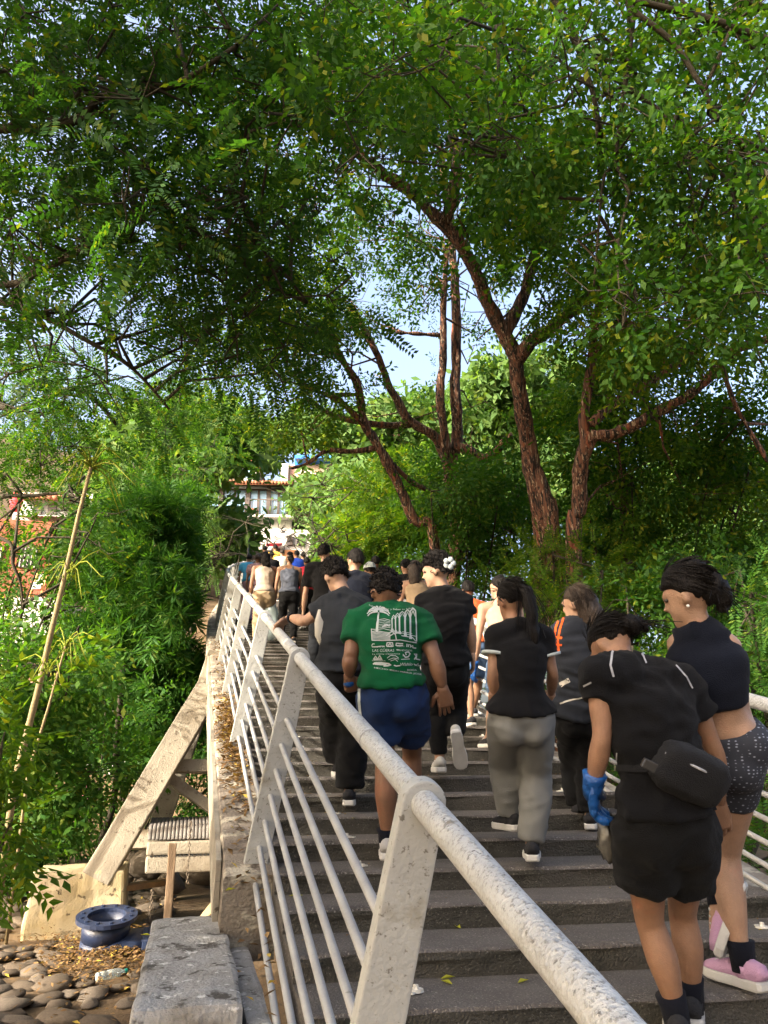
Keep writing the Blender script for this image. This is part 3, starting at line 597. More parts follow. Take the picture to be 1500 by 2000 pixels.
# ================================================================ vegetation
def leafquad(base, d, s, L, w, fold=0):
    """rhombic leaf as one quad (or two folded quads)"""
    base, d, s = map(np.array, (base, d, s)); n = np.cross(d, s)
    if not fold: return [[base, base+d*L*.45+s*w/2, base+d*L, base+d*L*.45-s*w/2]]
    up = n*w*fold; c = base+d*L*.5-up*.4; tip = base+d*L-up*.8
    return [[base, base+d*L*.35+s*w/2+up, tip, c], [base, c, tip, base+d*L*.35-s*w/2+up]]
def unit(v): return v/np.linalg.norm(v)
def spray(kind, r):
    Q = []
    if kind == 'pinnate':            # feather of small leaflets
        n = 11; Lt = .34
        for i in range(n):
            t = (i+1)/n; b = np.array([Lt*t, 0, -.05*t*t])
            for sg in (-1, 1):
                d = unit(np.array([.55, sg*1.0, r.uniform(-.35, .2)])); s = unit(np.array([1, -sg*.5, r.uniform(-.5,.5)])); Q += leafquad(b, d, s, .062*(1-.35*abs(t-.5)), .026)
    elif kind == 'oval':             # twig of alternate oval leaves
        for i in range(13):
            t = (i+1)/13; a = i*2.4; b = np.array([.36*t, .02*math.sin(a), .02*math.cos(a)-.05*t*t])
            d = unit(np.array([.7, math.sin(a), .6*math.cos(a)-.25])); s = unit(np.cross(d, [r.uniform(-.4,.4), r.uniform(-.4,.4), 1])); Q += leafquad(b, d, s, .088*r.uniform(.75,1.2), .040)
    elif kind == 'fine':             # tiny feathery leaf
        for i in range(15):
            t = (i+1)/15; b = np.array([.30*t, 0, -.03*t])
            for sg in (-1, 1):
                d = unit(np.array([.5, sg, r.uniform(-.4,.3)])); s = unit(np.array([1, -sg*.4, r.uniform(-.4,.4)])); Q += leafquad(b, d, s, .048, .016)
    elif kind == 'lance':            # whorl of narrow leaves
        for i in range(16):
            a = i*2.4; t = i/16; d = unit(np.array([1.15-.9*(1-t), math.sin(a), math.cos(a)*.9-.15])); s = unit(np.cross(d, [r.uniform(-.3,.3), .2, 1])); Q += leafquad([.10*t,0,0], d, s, .165*r.uniform(.75,1.1), .023)
    elif kind == 'broad':
        for i in range(9):
            t = (i+1)/9; sg = 1 if i % 2 else -1; d = unit(np.array([.75, sg*.8, r.uniform(-.6,.0)])); s = unit(np.cross(d, [r.uniform(-.3,.3), r.uniform(-.3,.3), 1])); Q += leafquad([.42*t, 0, -.06*t*t], d, s, .15*r.uniform(.8,1.15), .066, .12)
    elif kind == 'far':              # coarse clumps for distant trees
        for i in range(14):
            b = r.normal(0, .16, 3); d = unit(r.normal(0,1,3)+[0,0,-.3]); s = unit(np.cross(d, r.normal(0,1,3))); Q += leafquad(b, d, s, .17*r.uniform(.6,1.3), .075)
    return np.array(Q)               # (k,4,3)
_tr = np.random.default_rng(5)
TPL = {k: [spray(k, _tr) for _ in range(4)] for k in ('pinnate','oval','fine','lance','broad','far')}
def in_walk(P):
    b = .0060*np.maximum(0, P[:,1]-13.7)**2; z = SLOPE*P[:,1]
    near = (P[:,1] > -1) & (P[:,1] < 36) & (P[:,0] > -.02+b-.45*np.abs(np.sin(P[:,1]*5.3+P[:,2]*4.1)*np.sin(P[:,2]*2.7))) & (P[:,0] < XR+.32+b) & (P[:,2] < z+3.0+.03*P[:,1]) & (P[:,2] > z-.4)
    return near
def crown(pos, out, kind, scale, seed, droop=.25):
    """leaf sprays at pos (n,3), pointing mostly along out (n,3)"""
    r = np.random.default_rng(seed); n = len(pos)
    d = out + r.normal(0, .55, (n,3)); d[:,2] -= droop; d /= np.linalg.norm(d, axis=1, keepdims=True)
    u = np.array([0,0,1.]) + r.normal(0, .45, (n,3)); s = np.cross(u, d); s /= np.linalg.norm(s, axis=1, keepdims=True); u = np.cross(d, s)
    sc = scale*r.uniform(.6, 1.42, n); vs = []
    for q in range(4):
        i = np.arange(n) % 4 == q
        if not i.any(): continue
        t = TPL[kind][q].reshape(-1, 3); R = np.stack([d[i], s[i], u[i]], 1)*sc[i][:,None,None]        # rows = axes
        vs.append((np.einsum('kj,njc->nkc', t, R) + pos[i][:,None,:]).reshape(-1, 3))
    v = np.concatenate(vs); return v
def blobs_rect(x0, x1, y0, y1, n, d0, d1, r0, r1, seed, gaps=()):
    r = random.Random(seed); L = []; g = max(1, int(math.sqrt(n*(x1-x0)/(y1-y0)))); h = max(1, math.ceil(n/g))
    gaps = [q for q in gaps if q not in LIMBG]
    for j in range(h):
        for i in range(g):
            x = lerp(x0, x1, (i+r.random())/g); y = lerp(y0, y1, (j+r.random())/h)
            if any(((x-a)/c)**2+((y-b)/e)**2 < 1 for a, b, c, e in gaps): continue
            L.append((x, y, r.uniform(d0, d1), r.uniform(r0, r1)))
    return L
BARKR = M('red_peeling_bark', (.185,.080,.048), (.070,.041,.031), 4, .9, 1.0, 14, stretch=(7,7,.6), spots=[((.022,.017,.015), 4, .49, .05), ((.40,.28,.19), 6, .58, .03), ((.28,.085,.04), 1.2, .58, .10), ((.11,.105,.095), 2.2, .62, .06)])
BARKG = M('grey_brown_bark', (0.0800,0.0600,0.0330), (0.0440,0.0336,0.0198), 6, .9, .8, 25, stretch=(5,5,1), spots=[((0.1600,0.1360,0.0840), 6, .64, .08)])
BARKD = M('dark_bark', (0.0400,0.0320,0.0192), (0.0224,0.0192,0.0120), 6, .9, .6, 25)
tri_count = [0]
def tree(name, label, cat, base, limbs, blobs, kind, lm, bark, dens, scale=1.0, seed=1, group=None, rough_bark=0.0, gaps=(), droop=.25, twigs=True, sides=10, flat=.75, sub=.36, taper_tip=True):
    """limbs: [([(px,py,d)...] or world vectors, r0, r1)]; blobs: (px,py,d,radius)"""
    rt = root(name, base, label, cat, group)
    b = MB(); nodes = []
    for pts, r0, r1 in limbs:
        P = [p if isinstance(p, Vector) else at(*p) for p in pts]
        # catmull-rom
        Q = []
        for i in range(len(P)-1):
            p0, p1, p2, p3 = P[max(0,i-1)], P[i], P[i+1], P[min(len(P)-1,i+2)]; ns = max(4, int((p2-p1).length/.16))
            for s in range(ns):
                t = s/ns; Q.append(.5*((2*p1)+(p2-p0)*t+(2*p0-5*p1+4*p2-p3)*t*t+(3*p1-p0-3*p2+p3)*t**3))
        Q.append(P[-1]); n = len(Q)
        Q = [q + Vector((noise.noise(q*1.7), noise.noise(q*1.7+V(9,0,0)), 0))*min(.05, .7*lerp(r0, r1, i/n)) for i, q in enumerate(Q)]
        rr = [lerp(r0, r1, (i/(n-1))**.85)*(1+.10*noise.noise(Q[i]*4)) for i in range(n)]
        sd = 22 if (rough_bark and r0 > .1) else sides
        b.loft(Q, rr, n=sd); nodes += Q[n//3:]
    r = np.random.default_rng(seed); pos = []; out = []; tw = MB()
    nd = np.array([tuple(q) for q in nodes]) if nodes else None
    for (px, py, d, R) in blobs:
        c = np.array(at(px, py, d)); ns = max(3, int(10*R)); cen = c.copy()
        hub = None
        if nd is not None and twigs:
            k = np.argsort(((nd-c)**2).sum(1))[int(r.integers(0, min(14, len(nd))))]; hub = nd[k]
            if np.linalg.norm(hub-c) < 1.9:
                a1 = hub+(c-hub)*.33+r.normal(0,.14,3)+[0,0,.08]; a2 = hub+(c-hub)*.68+r.normal(0,.14,3); tw.loft([Vector(hub), Vector(a1), Vector(a2), Vector(c)], [.020*scale, .015*scale, .011*scale, .006*scale], n=5, cap=False)
            else: hub = None
        for _ in range(ns):
            o_ = r.normal(0, 1, 3); o_ /= np.linalg.norm(o_); o_ *= R*r.random()**.45; o_[2] *= flat
            sc_ = c+o_
            if twigs and r.random() < .75: tw.loft([Vector(c), Vector(c+o_*.5+r.normal(0,.05,3)), Vector(sc_)], [.009*scale, .006*scale, .003*scale], n=4, cap=False)
            m_ = max(2, int(dens*R*R*10/ns*r.uniform(.4, 1.6)))
            q = sc_ + r.normal(0, sub*.5, (m_,3))*np.array([1,1,.6]); pos.append(q); w = (q-c); w /= np.linalg.norm(w, axis=1, keepdims=True)+1e-6; out.append(w)
    if b.v:
        me = b.mesh('trunk', True)
        if rough_bark: roughen(me, rough_bark, 4.0, True, (2.6,2.6,.45)); roughen(me, rough_bark*.45, 14, False, (2,2,.5))
        link('trunk', me, bark, rt)
    if tw.v: link('branch', tw.mesh('branch', True), bark, rt)['kind'] = 'stuff'
    if pos:
        pos = np.concatenate(pos); out = np.concatenate(out); keep = ~in_walk(pos)
        if gaps:
            q = pos - np.array(CAM); z = q @ np.array(FW); x = 750+1500*(q @ np.array(RT))/z; y = 1000-1500*(q @ np.array(UP))/z
            for a, bb, c_, e in gaps: keep &= ((x-a)/c_)**2+((y-bb)/e)**2 > 1
        keep &= (np.linalg.norm(pos-np.array(CAM), axis=1) > 2.6)
        pos, out = pos[keep], out[keep]
        v = crown(pos, out, kind, scale, seed+1, droop); v = v - np.array(base_of(rt)); tri_count[0] += len(v)//2
        me = npmesh('crown', v, np.arange(len(v)).reshape(-1,4)); link('crown', me, lm, rt, local=True)['kind'] = 'stuff'
    return rt
L_DARK = leafmat('leaf_dark_feathery', (.014,.048,.010), (.034,.088,.014), (.10,.13,.012), .50, .6)
L_MID = leafmat('leaf_mid_green', (.018,.062,.009), (.050,.112,.012), (.13,.15,.014), .50, .6)
L_YEL = leafmat('leaf_sunny_green', (.038,.095,.008), (.088,.150,.013), (.19,.20,.015), .52, .6)
L_OLE = leafmat('leaf_shrub', (.026,.088,.014), (.058,.145,.024), (.12,.18,.035), .42, .5)
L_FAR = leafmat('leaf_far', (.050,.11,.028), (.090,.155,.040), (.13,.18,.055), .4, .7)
L_LOW = leafmat('leaf_low', (.024,.080,.012), (.060,.130,.018), (.12,.16,.02), .46, .6)
GAPS = ((470,958,110,50),(612,905,55,36),(365,88,26,30),(100,640,70,40),(160,560,60,40),(255,700,70,40),(230,830,60,30),(712,555,46,40),(790,690,62,52),(690,690,50,50),(610,480,45,35),(560,265,60,26),(640,370,40,40),(1130,175,36,28),(1040,590,28,30),(740,450,40,30),(880,560,26,40),(960,760,26,22),(1345,735,40,24),(1000,860,30,30))
def along(pts, r, step=26):
    L = []
    for (a, b_), (c_, e) in zip(pts[:-1], pts[1:]):
        n = max(1, int(math.hypot(c_-a, e-b_)/step)); L += [(lerp(a, c_, i/n), lerp(b_, e, i/n), r, r) for i in range(n)]
    return tuple(L)
LIMBG = along([(1030,1000),(1022,800),(1008,705),(985,650),(945,570),(915,510),(868,440),(800,375),(735,330),(670,278),(600,245),(500,236)], 30) + along([(868,440),(890,330),(880,200)], 20) + along([(990,655),(1035,530),(1055,450)], 22) + along([(1010,708),(1080,640)], 22) + along([(1140,900),(1155,850),(1240,828),(1300,795),(1360,760),(1445,678)], 24) + along([(1150,830),(1160,680)], 16) + along([(890,860),(893,560)], 22) + along([(868,840),(866,560)], 16) + along([(860,855),(800,825),(745,715),(715,650)], 22) + along([(790,980),(740,870),(705,790),(655,690)], 22) + along([(640,880),(735,875)], 14) + along([(0,600),(70,612),(200,690)], 14)
GAPS = GAPS + LIMBG
W_ = lambda x, y, z: Vector((x, y, z))
# four red-barked trees behind the right railing
T1 = [(W_(5.1,11.6,0), W_(5.0,11.5,2.0), (1062,1075,11.2), (1045,960,11.2), (1022,800,11.2), (1008,705,11.2), (985,650,11.2), (945,570,11.1), (915,510,11.0), (868,440,11.0), (800,375,10.9), (735,330,10.8), (670,278,10.7), (600,245,10.6), (500,236,10.4), (440,225,10.3)), .235, .045]
def seq(p, r0, r1): return (list(p), r0, r1)
t1_limbs = [seq(T1[0], .178, .032), seq([(868,440,11.0),(880,390,11),(890,330,11.1),(885,260,11.3),(870,180,11.5),(880,60,11.6)], .085, .03), seq([(990,655,11.2),(1012,600,11.3),(1035,530,11.4),(1055,460,11.5),(1075,380,11.6),(1110,250,11.8)], .085, .03), seq([(1010,708,11.2),(1040,668,11.1),(1080,640,11.0),(1120,600,10.9),(1175,540,10.8)], .10, .04), seq([(645,265,10.7),(635,210,10.6),(655,120,10.5),(660,40,10.5)], .05, .02), seq([(645,262,10.7),(560,210,10.6),(450,202,10.5)], .04, .015), seq([(1035,900,11.25),(1060,960,11.1),(1085,1075,11.0),W_(5.3,11.0,1.0)], .09, .13)]
tree('red_bark_tree', 'tallest red barked tree with long limb arching left over the stairs', 'tree', W_(5.1,11.6,0), t1_limbs,
     blobs_rect(560,1000,-40,420,46,9.6,12.4,.5,1.0,11,GAPS)+blobs_rect(950,1180,250,620,16,10.5,12.5,.5,.9,12,GAPS)+blobs_rect(420,600,150,330,8,9.8,10.8,.4,.7,14,GAPS), 'oval', L_MID, BARKR, 10, 1.0, 21, rough_bark=.030, gaps=GAPS)
t2_limbs = [seq([W_(5.2,9.9,0), (1122,1075,10.2), (1128,1000,10.2), (1140,900,10.2), (1155,850,10.2)], .115, .085), seq([(1155,852,10.2),(1190,850,10.1),(1240,828,10.0),(1300,795,9.9),(1360,760,9.8),(1420,700,9.7),(1445,678,9.6),(1540,655,9.4)], .072, .04), seq([(1145,880,10.2),(1140,820,10.3),(1150,760,10.4),(1160,680,10.5),(1165,620,10.5),(1195,500,10.6)], .075, .03), seq([(1155,830,10.2),(1190,795,10.4),(1270,745,10.6),(1340,700,10.7),(1400,640,10.8)], .06, .03), seq([(1160,690,10.5),(1190,650,10.3),(1230,600,10.1)], .04, .02), seq([(1410,715,9.7),(1440,800,9.6),(1500,900,9.5)], .03, .015)]
tree('red_bark_tree', 'slimmer red barked tree whose bare limb sweeps up to the right edge', 'tree', W_(5.2,9.9,0), t2_limbs, blobs_rect(1080,1540,380,700,30,8.6,11.2,.45,.9,31,GAPS)+blobs_rect(1180,1540,760,1000,14,10.5,12.5,.45,.9,32,GAPS), 'oval', L_YEL, BARKR, 14, .95, 41, rough_bark=.022, gaps=GAPS)
t3_limbs = [seq([W_(4.3,14.2,0), (890,1085,13.2), (884,1000,13.2), (880,920,13.2), (893,860,13.2), (890,760,13.2), (893,640,13.3), (888,560,13.4), (880,430,13.5), (860,280,13.6)], .16, .045), seq([(878,950,13.2),(872,880,13.1),(862,800,13.1),(865,680,13.1),(868,580,13.1),(870,480,13.1)], .09, .03), seq([(875,900,13.2),(850,855,13.1),(800,825,13.0),(770,775,12.9),(745,715,12.8),(715,650,12.7),(690,600,12.6)], .09, .035), seq([(890,870,13.2),(920,880,13.0),(950,895,12.9),(985,865,12.8),(1000,850,12.7)], .08, .05), seq([(800,830,13.0),(730,828,12.9),(660,815,12.8),(600,780,12.6)], .05, .02), seq([(860,655,13.1),(820,652,13.0),(775,650,12.9)], .03,.012)]
tree('twin_stem_tree', 'two straight dark stems rising side by side behind the crowd', 'tree', W_(4.3,14.2,0), t3_limbs, blobs_rect(600,1000,330,620,22,12,14.5,.5,.85,51,GAPS)+blobs_rect(540,720,560,760,8,12,13,.4,.7,52,GAPS)+blobs_rect(620,1000,600,860,16,13,16,.3,.55,53,GAPS), 'oval', L_MID, BARKR, 13, 1.0, 61, rough_bark=.022, gaps=GAPS)
t4_limbs = [seq([W_(3.7,12.4,0), (850,1085,12.0), (810,1015,12.0), (770,930,12.0), (740,870,12.0), (715,830,12.0), (705,790,12.0), (690,740,11.9), (660,690,11.8), (640,640,11.8)], .115, .04), seq([(735,875,12),(690,882,11.9),(640,880,11.8),(600,905,11.7),(565,915,11.6)], .04, .012), seq([(715,832,12),(660,780,11.9),(620,765,11.8),(560,730,11.7)], .045, .015), seq([(750,880,12),(790,930,12.2),(830,955,12.4)], .03, .03), seq([(700,770,12),(650,770,12),(600,760,12)], .02,.01)]
tree('leaning_tree', 'dark trunk leaning left over the crowd with thin bare side branches', 'tree', W_(3.7,12.4,0), t4_limbs, blobs_rect(470,680,560,720,12,11,12.6,.4,.75,71,GAPS)+blobs_rect(520,660,760,880,5,11.4,12,.3,.5,72,GAPS), 'oval', L_YEL, BARKR, 22, .9, 81, rough_bark=.018, gaps=GAPS)
# great feathery tree of the left bank and the near canopy above the camera
tl = [seq([W_(-7.5,6.5,0), W_(-7.2,6.8,3), W_(-6.2,7.4,5.5), (-120,600,8.3), (0,590,8.2), (70,612,8.2), (160,660,8.2), (260,720,8.4), (330,800,8.6)], .15, .014), seq([W_(-6.2,7.4,5.5), (-60,560,7.8), (60,535,7.6), (200,470,7.3), (330,400,7.1), (470,390,7.0)], .08, .012), seq([W_(-6.2,7.4,5.5), W_(-5.2,7.0,7.2), (60,250,6.8), (200,190,6.6), (330,170,6.4), (460,90,6.3)], .10, .018), seq([(330,400,7.1),(420,470,7.2),(520,500,7.3),(600,590,7.5)], .03, .012)]
tree('feathery_tree', 'broad dark feathery tree spreading over the upper left', 'tree', W_(-7.5,6.5,0), tl, blobs_rect(-60,660,-50,470,70,5.8,9.0,.45,.85,91,GAPS)+blobs_rect(-40,480,440,740,30,7.2,10.0,.4,.8,92,GAPS)+blobs_rect(380,650,440,740,14,7.2,9.5,.35,.6,93,GAPS), 'pinnate', L_DARK, BARKD, 8.2, 1.12, 101, gaps=GAPS, sub=.45)
tl2 = [seq([W_(-9.5,13,0), W_(-9.0,13,4), (-100,820,12), (40,800,12), (150,760,12.2), (230,830,12.4)], .2, .03), seq([(-60,1000,12),(0,972,11.8),(60,968,11.6),(130,965,11.5),(170,985,11.4)], .05,.015), seq([(-40,1040,10),(20,1060,9.9),(25,1100,9.8),(40,1140,9.8),(45,1190,9.8)], .03, .012)]
tree('hanging_tree', 'paler feathery tree behind the papaya stem at the left', 'tree', W_(-9.5,13,0), tl2, blobs_rect(-60,200,690,930,18,11,14.5,.5,.95,111,GAPS)+blobs_rect(200,430,680,840,12,12,15,.5,.95,113,GAPS)+blobs_rect(200,420,850,950,7,16,18,.7,1.0,114,GAPS)+blobs_rect(-60,230,930,1100,7,10,12.5,.3,.5,112,GAPS), 'pinnate', L_MID, BARKD, 9.5, 1.15, 121, gaps=GAPS)
trr = [seq([W_(8.0,3.2,0), W_(7.6,3.4,4), W_(6.2,4.2,7.5)], .15, .055), seq([W_(6.2,4.2,7.5), (1250,-90,6.6), (1238,40,6.5), (1225,150,6.5), (1208,260,6.5), (1200,330,6.6)], .050, .014), seq([W_(6.4,4.0,7.2), (1262,5,6.3), (1320,85,6.3), (1375,180,6.3), (1412,245,6.4), (1500,320,6.5)], .045, .014), seq([W_(6.0,4.6,8), (1100,-60,6.9), (1120,60,6.8), (1155,170,6.8), (1175,260,6.9)], .050, .02), seq([(1225,170,6.5),(1290,220,6.5),(1340,280,6.5),(1420,350,6.6),(1480,430,6.7)], .03, .012), seq([(1200,330,6.6),(1180,345,6.6),(1170,450,6.6),(1160,560,6.7)], .018,.010), seq([(960,-60,7.4),(970,60,7.3),(975,200,7.3),(990,330,7.3)], .025,.010)]
tree('overhanging_tree', 'near dark limbs and leafy boughs hanging down at the upper right', 'tree', W_(8.0,3.2,0), trr, blobs_rect(640,1560,-60,330,64,5.8,9.5,.4,.8,131,GAPS)+blobs_rect(1180,1560,250,640,26,5.6,8.0,.35,.6,132,GAPS), 'oval', L_MID, BARKD, 7.6, .95, 141, gaps=GAPS)
# understory right of the stairs
def bush(label, blobs, kind, lm, dens, scale, seed, stem_d=None, cat='shrub', name='shrub', group=None, gaps=(), sub=.3):
    p = at(*blobs[0][:3]); bx_ = bend(p.y)
    if -.8 < p.x-bx_ < XR+.9: p.x = bx_+(XR+1.0 if p.x-bx_ > .9 else -1.0)
    g = W_(p.x, p.y, ground_h(p.x, p.y)); cs = [at(*q[:3]) for q in blobs]
    limbs = [([g, lerp(g, c, .5)+W_(0,0,.2), c], .035, .012) for c in cs[:9] if not in_walk(np.array([tuple(c)]))[0] and not in_walk(np.array([tuple(lerp(g, c, .5)+W_(0,0,.2))]))[0]]
    return tree(name, label, cat, g, limbs, blobs, kind, lm, BARKD, dens, scale, seed, group, gaps=gaps, sides=6, sub=sub)
bush('dark leafy tree filling the gap behind the women at the right', blobs_rect(1120,1560,830,1180,26,10.5,14,.5,.9,151,GAPS), 'oval', L_MID, 22, 1.0, 161, cat='tree', name='understory_tree', gaps=((1420,1010,60,30),(1340,1000,30,20),(1480,990,30,40)))
bush('feathery green shrub beyond the right railing at the frame edge', blobs_rect(1370,1560,1080,1480,14,5.8,8.0,.35,.6,171), 'fine', L_LOW, 30, 1.0, 181)
bush('bright feathery shrub behind the jacket wearer', blobs_rect(1010,1260,1070,1220,10,9.0,11.0,.35,.6,191), 'fine', L_YEL, 30, 1.0, 201)
bush('dark shrub behind the woman with tied up hair', blobs_rect(1180,1420,1130,1420,14,8.0,10.5,.4,.7,211), 'oval', L_MID, 34, .9, 221)
bush('leafy bush at the foot of the twin stem tree', blobs_rect(800,1060,900,1110,16,11.5,14.5,.4,.8,231), 'oval', L_LOW, 34, 1.0, 241)
bush('light green bush beyond the black shirted man', blobs_rect(600,860,930,1100,16,15,19,.6,1.0,251), 'pinnate', L_YEL, 20, 1.5, 261, gaps=((612,900,85,55),))
bush('low ferny plants under the right railing', blobs_rect(1180,1560,1420,1760,12,5.5,7.5,.3,.5,271), 'fine', L_LOW, 30, 1.0, 281)
tk = [([W_(6.6,11.8,0),(1218,1130,12),(1220,1000,12),(1212,880,12),(1216,800,12)], .10, .06), ([W_(6.9,12.6,0),(1190,1130,12.6),(1188,1060,12.6),(1196,960,12.8)], .07,.05)]
tree('bare_trunk_tree', 'thin dark upright trunk between the slim red tree and the right edge', 'tree', W_(6.6,11.8,0), tk, blobs_rect(1150,1330,640,860,9,11.5,13,.5,.8,291), 'oval', L_MID, BARKG, 26, 1.0, 301)
# far trees and hillside greenery
farspec = [('hazy tree left of the tiled house',370,250,870,960,30,8,1.4,2.2), ('tree hanging before the tiled house eaves',440,330,850,930,27,8,.9,1.5), ('light green tree right of the stair head',580,720,960,1075,24,10,.9,1.5), ('pale bush left of the stair head',390,480,1000,1110,22,8,.7,1.1), ('hilltop tree beside the blue awning',640,760,850,960,38,8,1.5,2.4), ('distant tree behind the twin stems',760,960,800,960,36,9,1.6,2.6), ('distant tree between the red trunks',940,1130,760,980,34,9,1.6,2.6), ('distant tree above the tiled house',380,640,830,900,55,8,1.6,2.4), ('distant tree at the right edge',1250,1560,900,1150,26,9,1.3,2.0), ('tall dark hedge of trees across the water behind the right railing',960,1580,1030,1420,19,26,1.0,1.5), ('distant tree filling the low gap right of the women',1380,1640,1150,1500,15,12,.8,1.2), ('bush below the balcony of the tiled house',390,560,1022,1070,31,20,.5,.8), ('bush between the stair head house and the crowd',500,590,1040,1062,33,8,.35,.5), ('bush under the pink upper house',545,680,935,1000,40,10,1.0,1.5), ('sprawling pale bush by the upper steps',560,680,1010,1090,20,8,.6,.9)]
for i, (lab, x0, x1, y0, y1, d, n, r0, r1) in enumerate(farspec):
    if x0 > x1: x0, x1 = x1, x0
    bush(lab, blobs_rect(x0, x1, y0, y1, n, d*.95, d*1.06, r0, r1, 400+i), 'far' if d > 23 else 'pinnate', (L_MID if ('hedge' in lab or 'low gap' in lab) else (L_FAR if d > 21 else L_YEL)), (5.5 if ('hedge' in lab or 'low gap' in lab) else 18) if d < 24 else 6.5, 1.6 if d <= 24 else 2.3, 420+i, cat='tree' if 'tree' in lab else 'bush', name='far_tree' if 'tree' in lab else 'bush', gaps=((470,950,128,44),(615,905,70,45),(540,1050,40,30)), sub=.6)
# big narrow-leaved shrub left of the stairs
bl = [(310,1040,11.2,.75),(250,1080,11.0,.7),(370,1080,11.6,.7),(210,1160,10.6,.65),(300,1160,10.6,.85),(390,1170,11.2,.7),(230,1260,10.4,.7),(320,1270,10.4,.8),(395,1260,10.8,.6),(200,1340,10.2,.55),(280,1370,10.2,.75),(360,1360,10.4,.65),(250,1450,10.0,.6),(330,1440,10.6,.5),(180,1430,9.8,.5),(330,1010,11.8,.6),(420,1120,12,.5),(400,1010,12.4,.45),(425,1060,12.6,.45),(380,970,12.6,.4),(260,1010,11.5,.5),(170,1250,10.4,.5),(345,1210,10.0,.6),(270,1210,9.9,.6),(290,1310,9.8,.6)]
bl = [(x if x < 310 else 310+(x-310)*.82, y, d*1.36, R*1.34) for x, y, d, R in bl]
bush('big dark green shrub with narrow leaves left of the railing', bl, 'lance', L_OLE, 36, 1.36, 501, cat='shrub', name='narrow_leaved_shrub', sub=.5)
tree('thin_stem_tree', 'thin dark stem rising under the big shrub behind the slanting strut', 'tree', W_(-1.5,13.2,0), [([W_(-1.5,13.2,-.6),(222,1560,11.8),(228,1450,11.8),(240,1300,11.8)], .06,.04), ([(200,1640,12),(196,1540,12),(205,1440,12)], .025,.02), ([(172,1600,12),(160,1520,12),(150,1450,12)], .018,.012)], [(240,1400,11.6,.5),(160,1440,11.5,.5)], 'oval', L_OLE, BARKD, 20, 1.0, 511)
bush('shaded shrub seen between the struts under the bridge', blobs_rect(290,440,1370,1600,11,12.6,14.2,.4,.65,523), 'oval', L_OLE, 22, 1.0, 533)
bush('dark low shrub behind the footing at the left', blobs_rect(-40,240,1560,1680,14,10.5,13,.3,.5,521), 'oval', L_OLE, 30, .9, 531)
bush('shady leafy shrub below the papaya stem', blobs_rect(-60,170,1270,1540,20,8.8,11.5,.35,.6,541), 'oval', L_LOW, 30, 1.15, 551)
bush('sparse green shrub before the brick house at the left', blobs_rect(-50,180,1010,1270,13,12.5,14.5,.3,.5,545), 'oval', L_LOW, 16, 1.3, 555)
bush('low green shrub at the left edge above the cobbles', blobs_rect(-60,70,1600,1700,8,9.4,10.4,.22,.36,561), 'broad', L_OLE, 44, .75, 571)
# near sprig at the left edge
sp_ = [([W_(-2.6,4.4,0),(-50,1720,4.3),(-10,1560,4.2),(5,1450,4.1)], .012,.006), ([W_(-2.6,4.4,0),(-60,1700,4.2),(-10,1660,4.0),(25,1600,3.9)], .012,.005), ([W_(-2.6,4.4,0),(-40,1600,4.3),(-15,1520,4.2),(10,1430,4.2)], .01,.004)]
tree('leafy_sapling', 'young plant with large light green leaves at the lower left edge', 'plant', W_(-2.6,4.4,0), sp_, [(-5,1465,4.1,.10),(-20,1540,4.1,.10),(10,1600,4.0,.07),(-15,1660,4.0,.12),(-40,1500,4.2,.14),(-10,1700,4.2,.10),(-30,1420,4.3,.12),(15,1440,4.1,.06)], 'broad', L_YEL, BARKG, 190, .50, 581, twigs=False, sub=.10, sides=6)
# unseen shade trees added to keep sun off the stair foot and upper canopy
for i, (x, y, z, R, nb, lab) in enumerate(((-5.4,-.2,4.9,2.1,26,'shade tree added left of the photographer to block sun, out of view'),(-7.5,-3.6,6.6,2.4,22,'shade tree added behind the photographer to block sun, out of view'),(-7.2,3.8,11.0,3.0,44,'tallest shade tree added high above the photographer to block sun, out of view'))):
    c = proj(W_(x, y, z)); rr_ = random.Random(i); bb = []
    for _ in range(nb):
        q = W_(x+rr_.gauss(0,R*.55), y+rr_.gauss(0,R*.55), z+rr_.gauss(0,R*.3)); k = proj(q); bb.append((k[0], k[1], k[2], rr_.uniform(.7,1.1)))
    tree('added_shade_tree', lab, 'tree', W_(x-1.5, y-.5, 0), [([W_(x-1.5,y-.5,0), W_(x-1.2,y-.4,2.5), W_(x-.3,y,z-1), W_(x,y,z+1)], .25, .06)], bb, 'far', L_MID, BARKG, 5.5, 1.65, 601+i, twigs=False)
hb_ = []  # unseen hedge added left of the frame to block sun from the cobbles
rh = random.Random(9)
for _ in range(22):
    k = proj(W_(-6.3+rh.gauss(0,.5), 3.6+rh.uniform(-1.6,1.5), rh.uniform(.6,3.6))); hb_.append((k[0], k[1], k[2], rh.uniform(.5,.7)))
tree('added_shade_hedge', 'leafy hedge added to shade the cobbles, out of view at the left', 'hedge', W_(-6.3,3.6,0), [([W_(-6.3,3.6,0), W_(-6.2,3.6,1.5), W_(-6.3,3.7,3)], .06, .03)], hb_, 'far', L_MID, BARKG, 7, 1.4, 640, twigs=False)
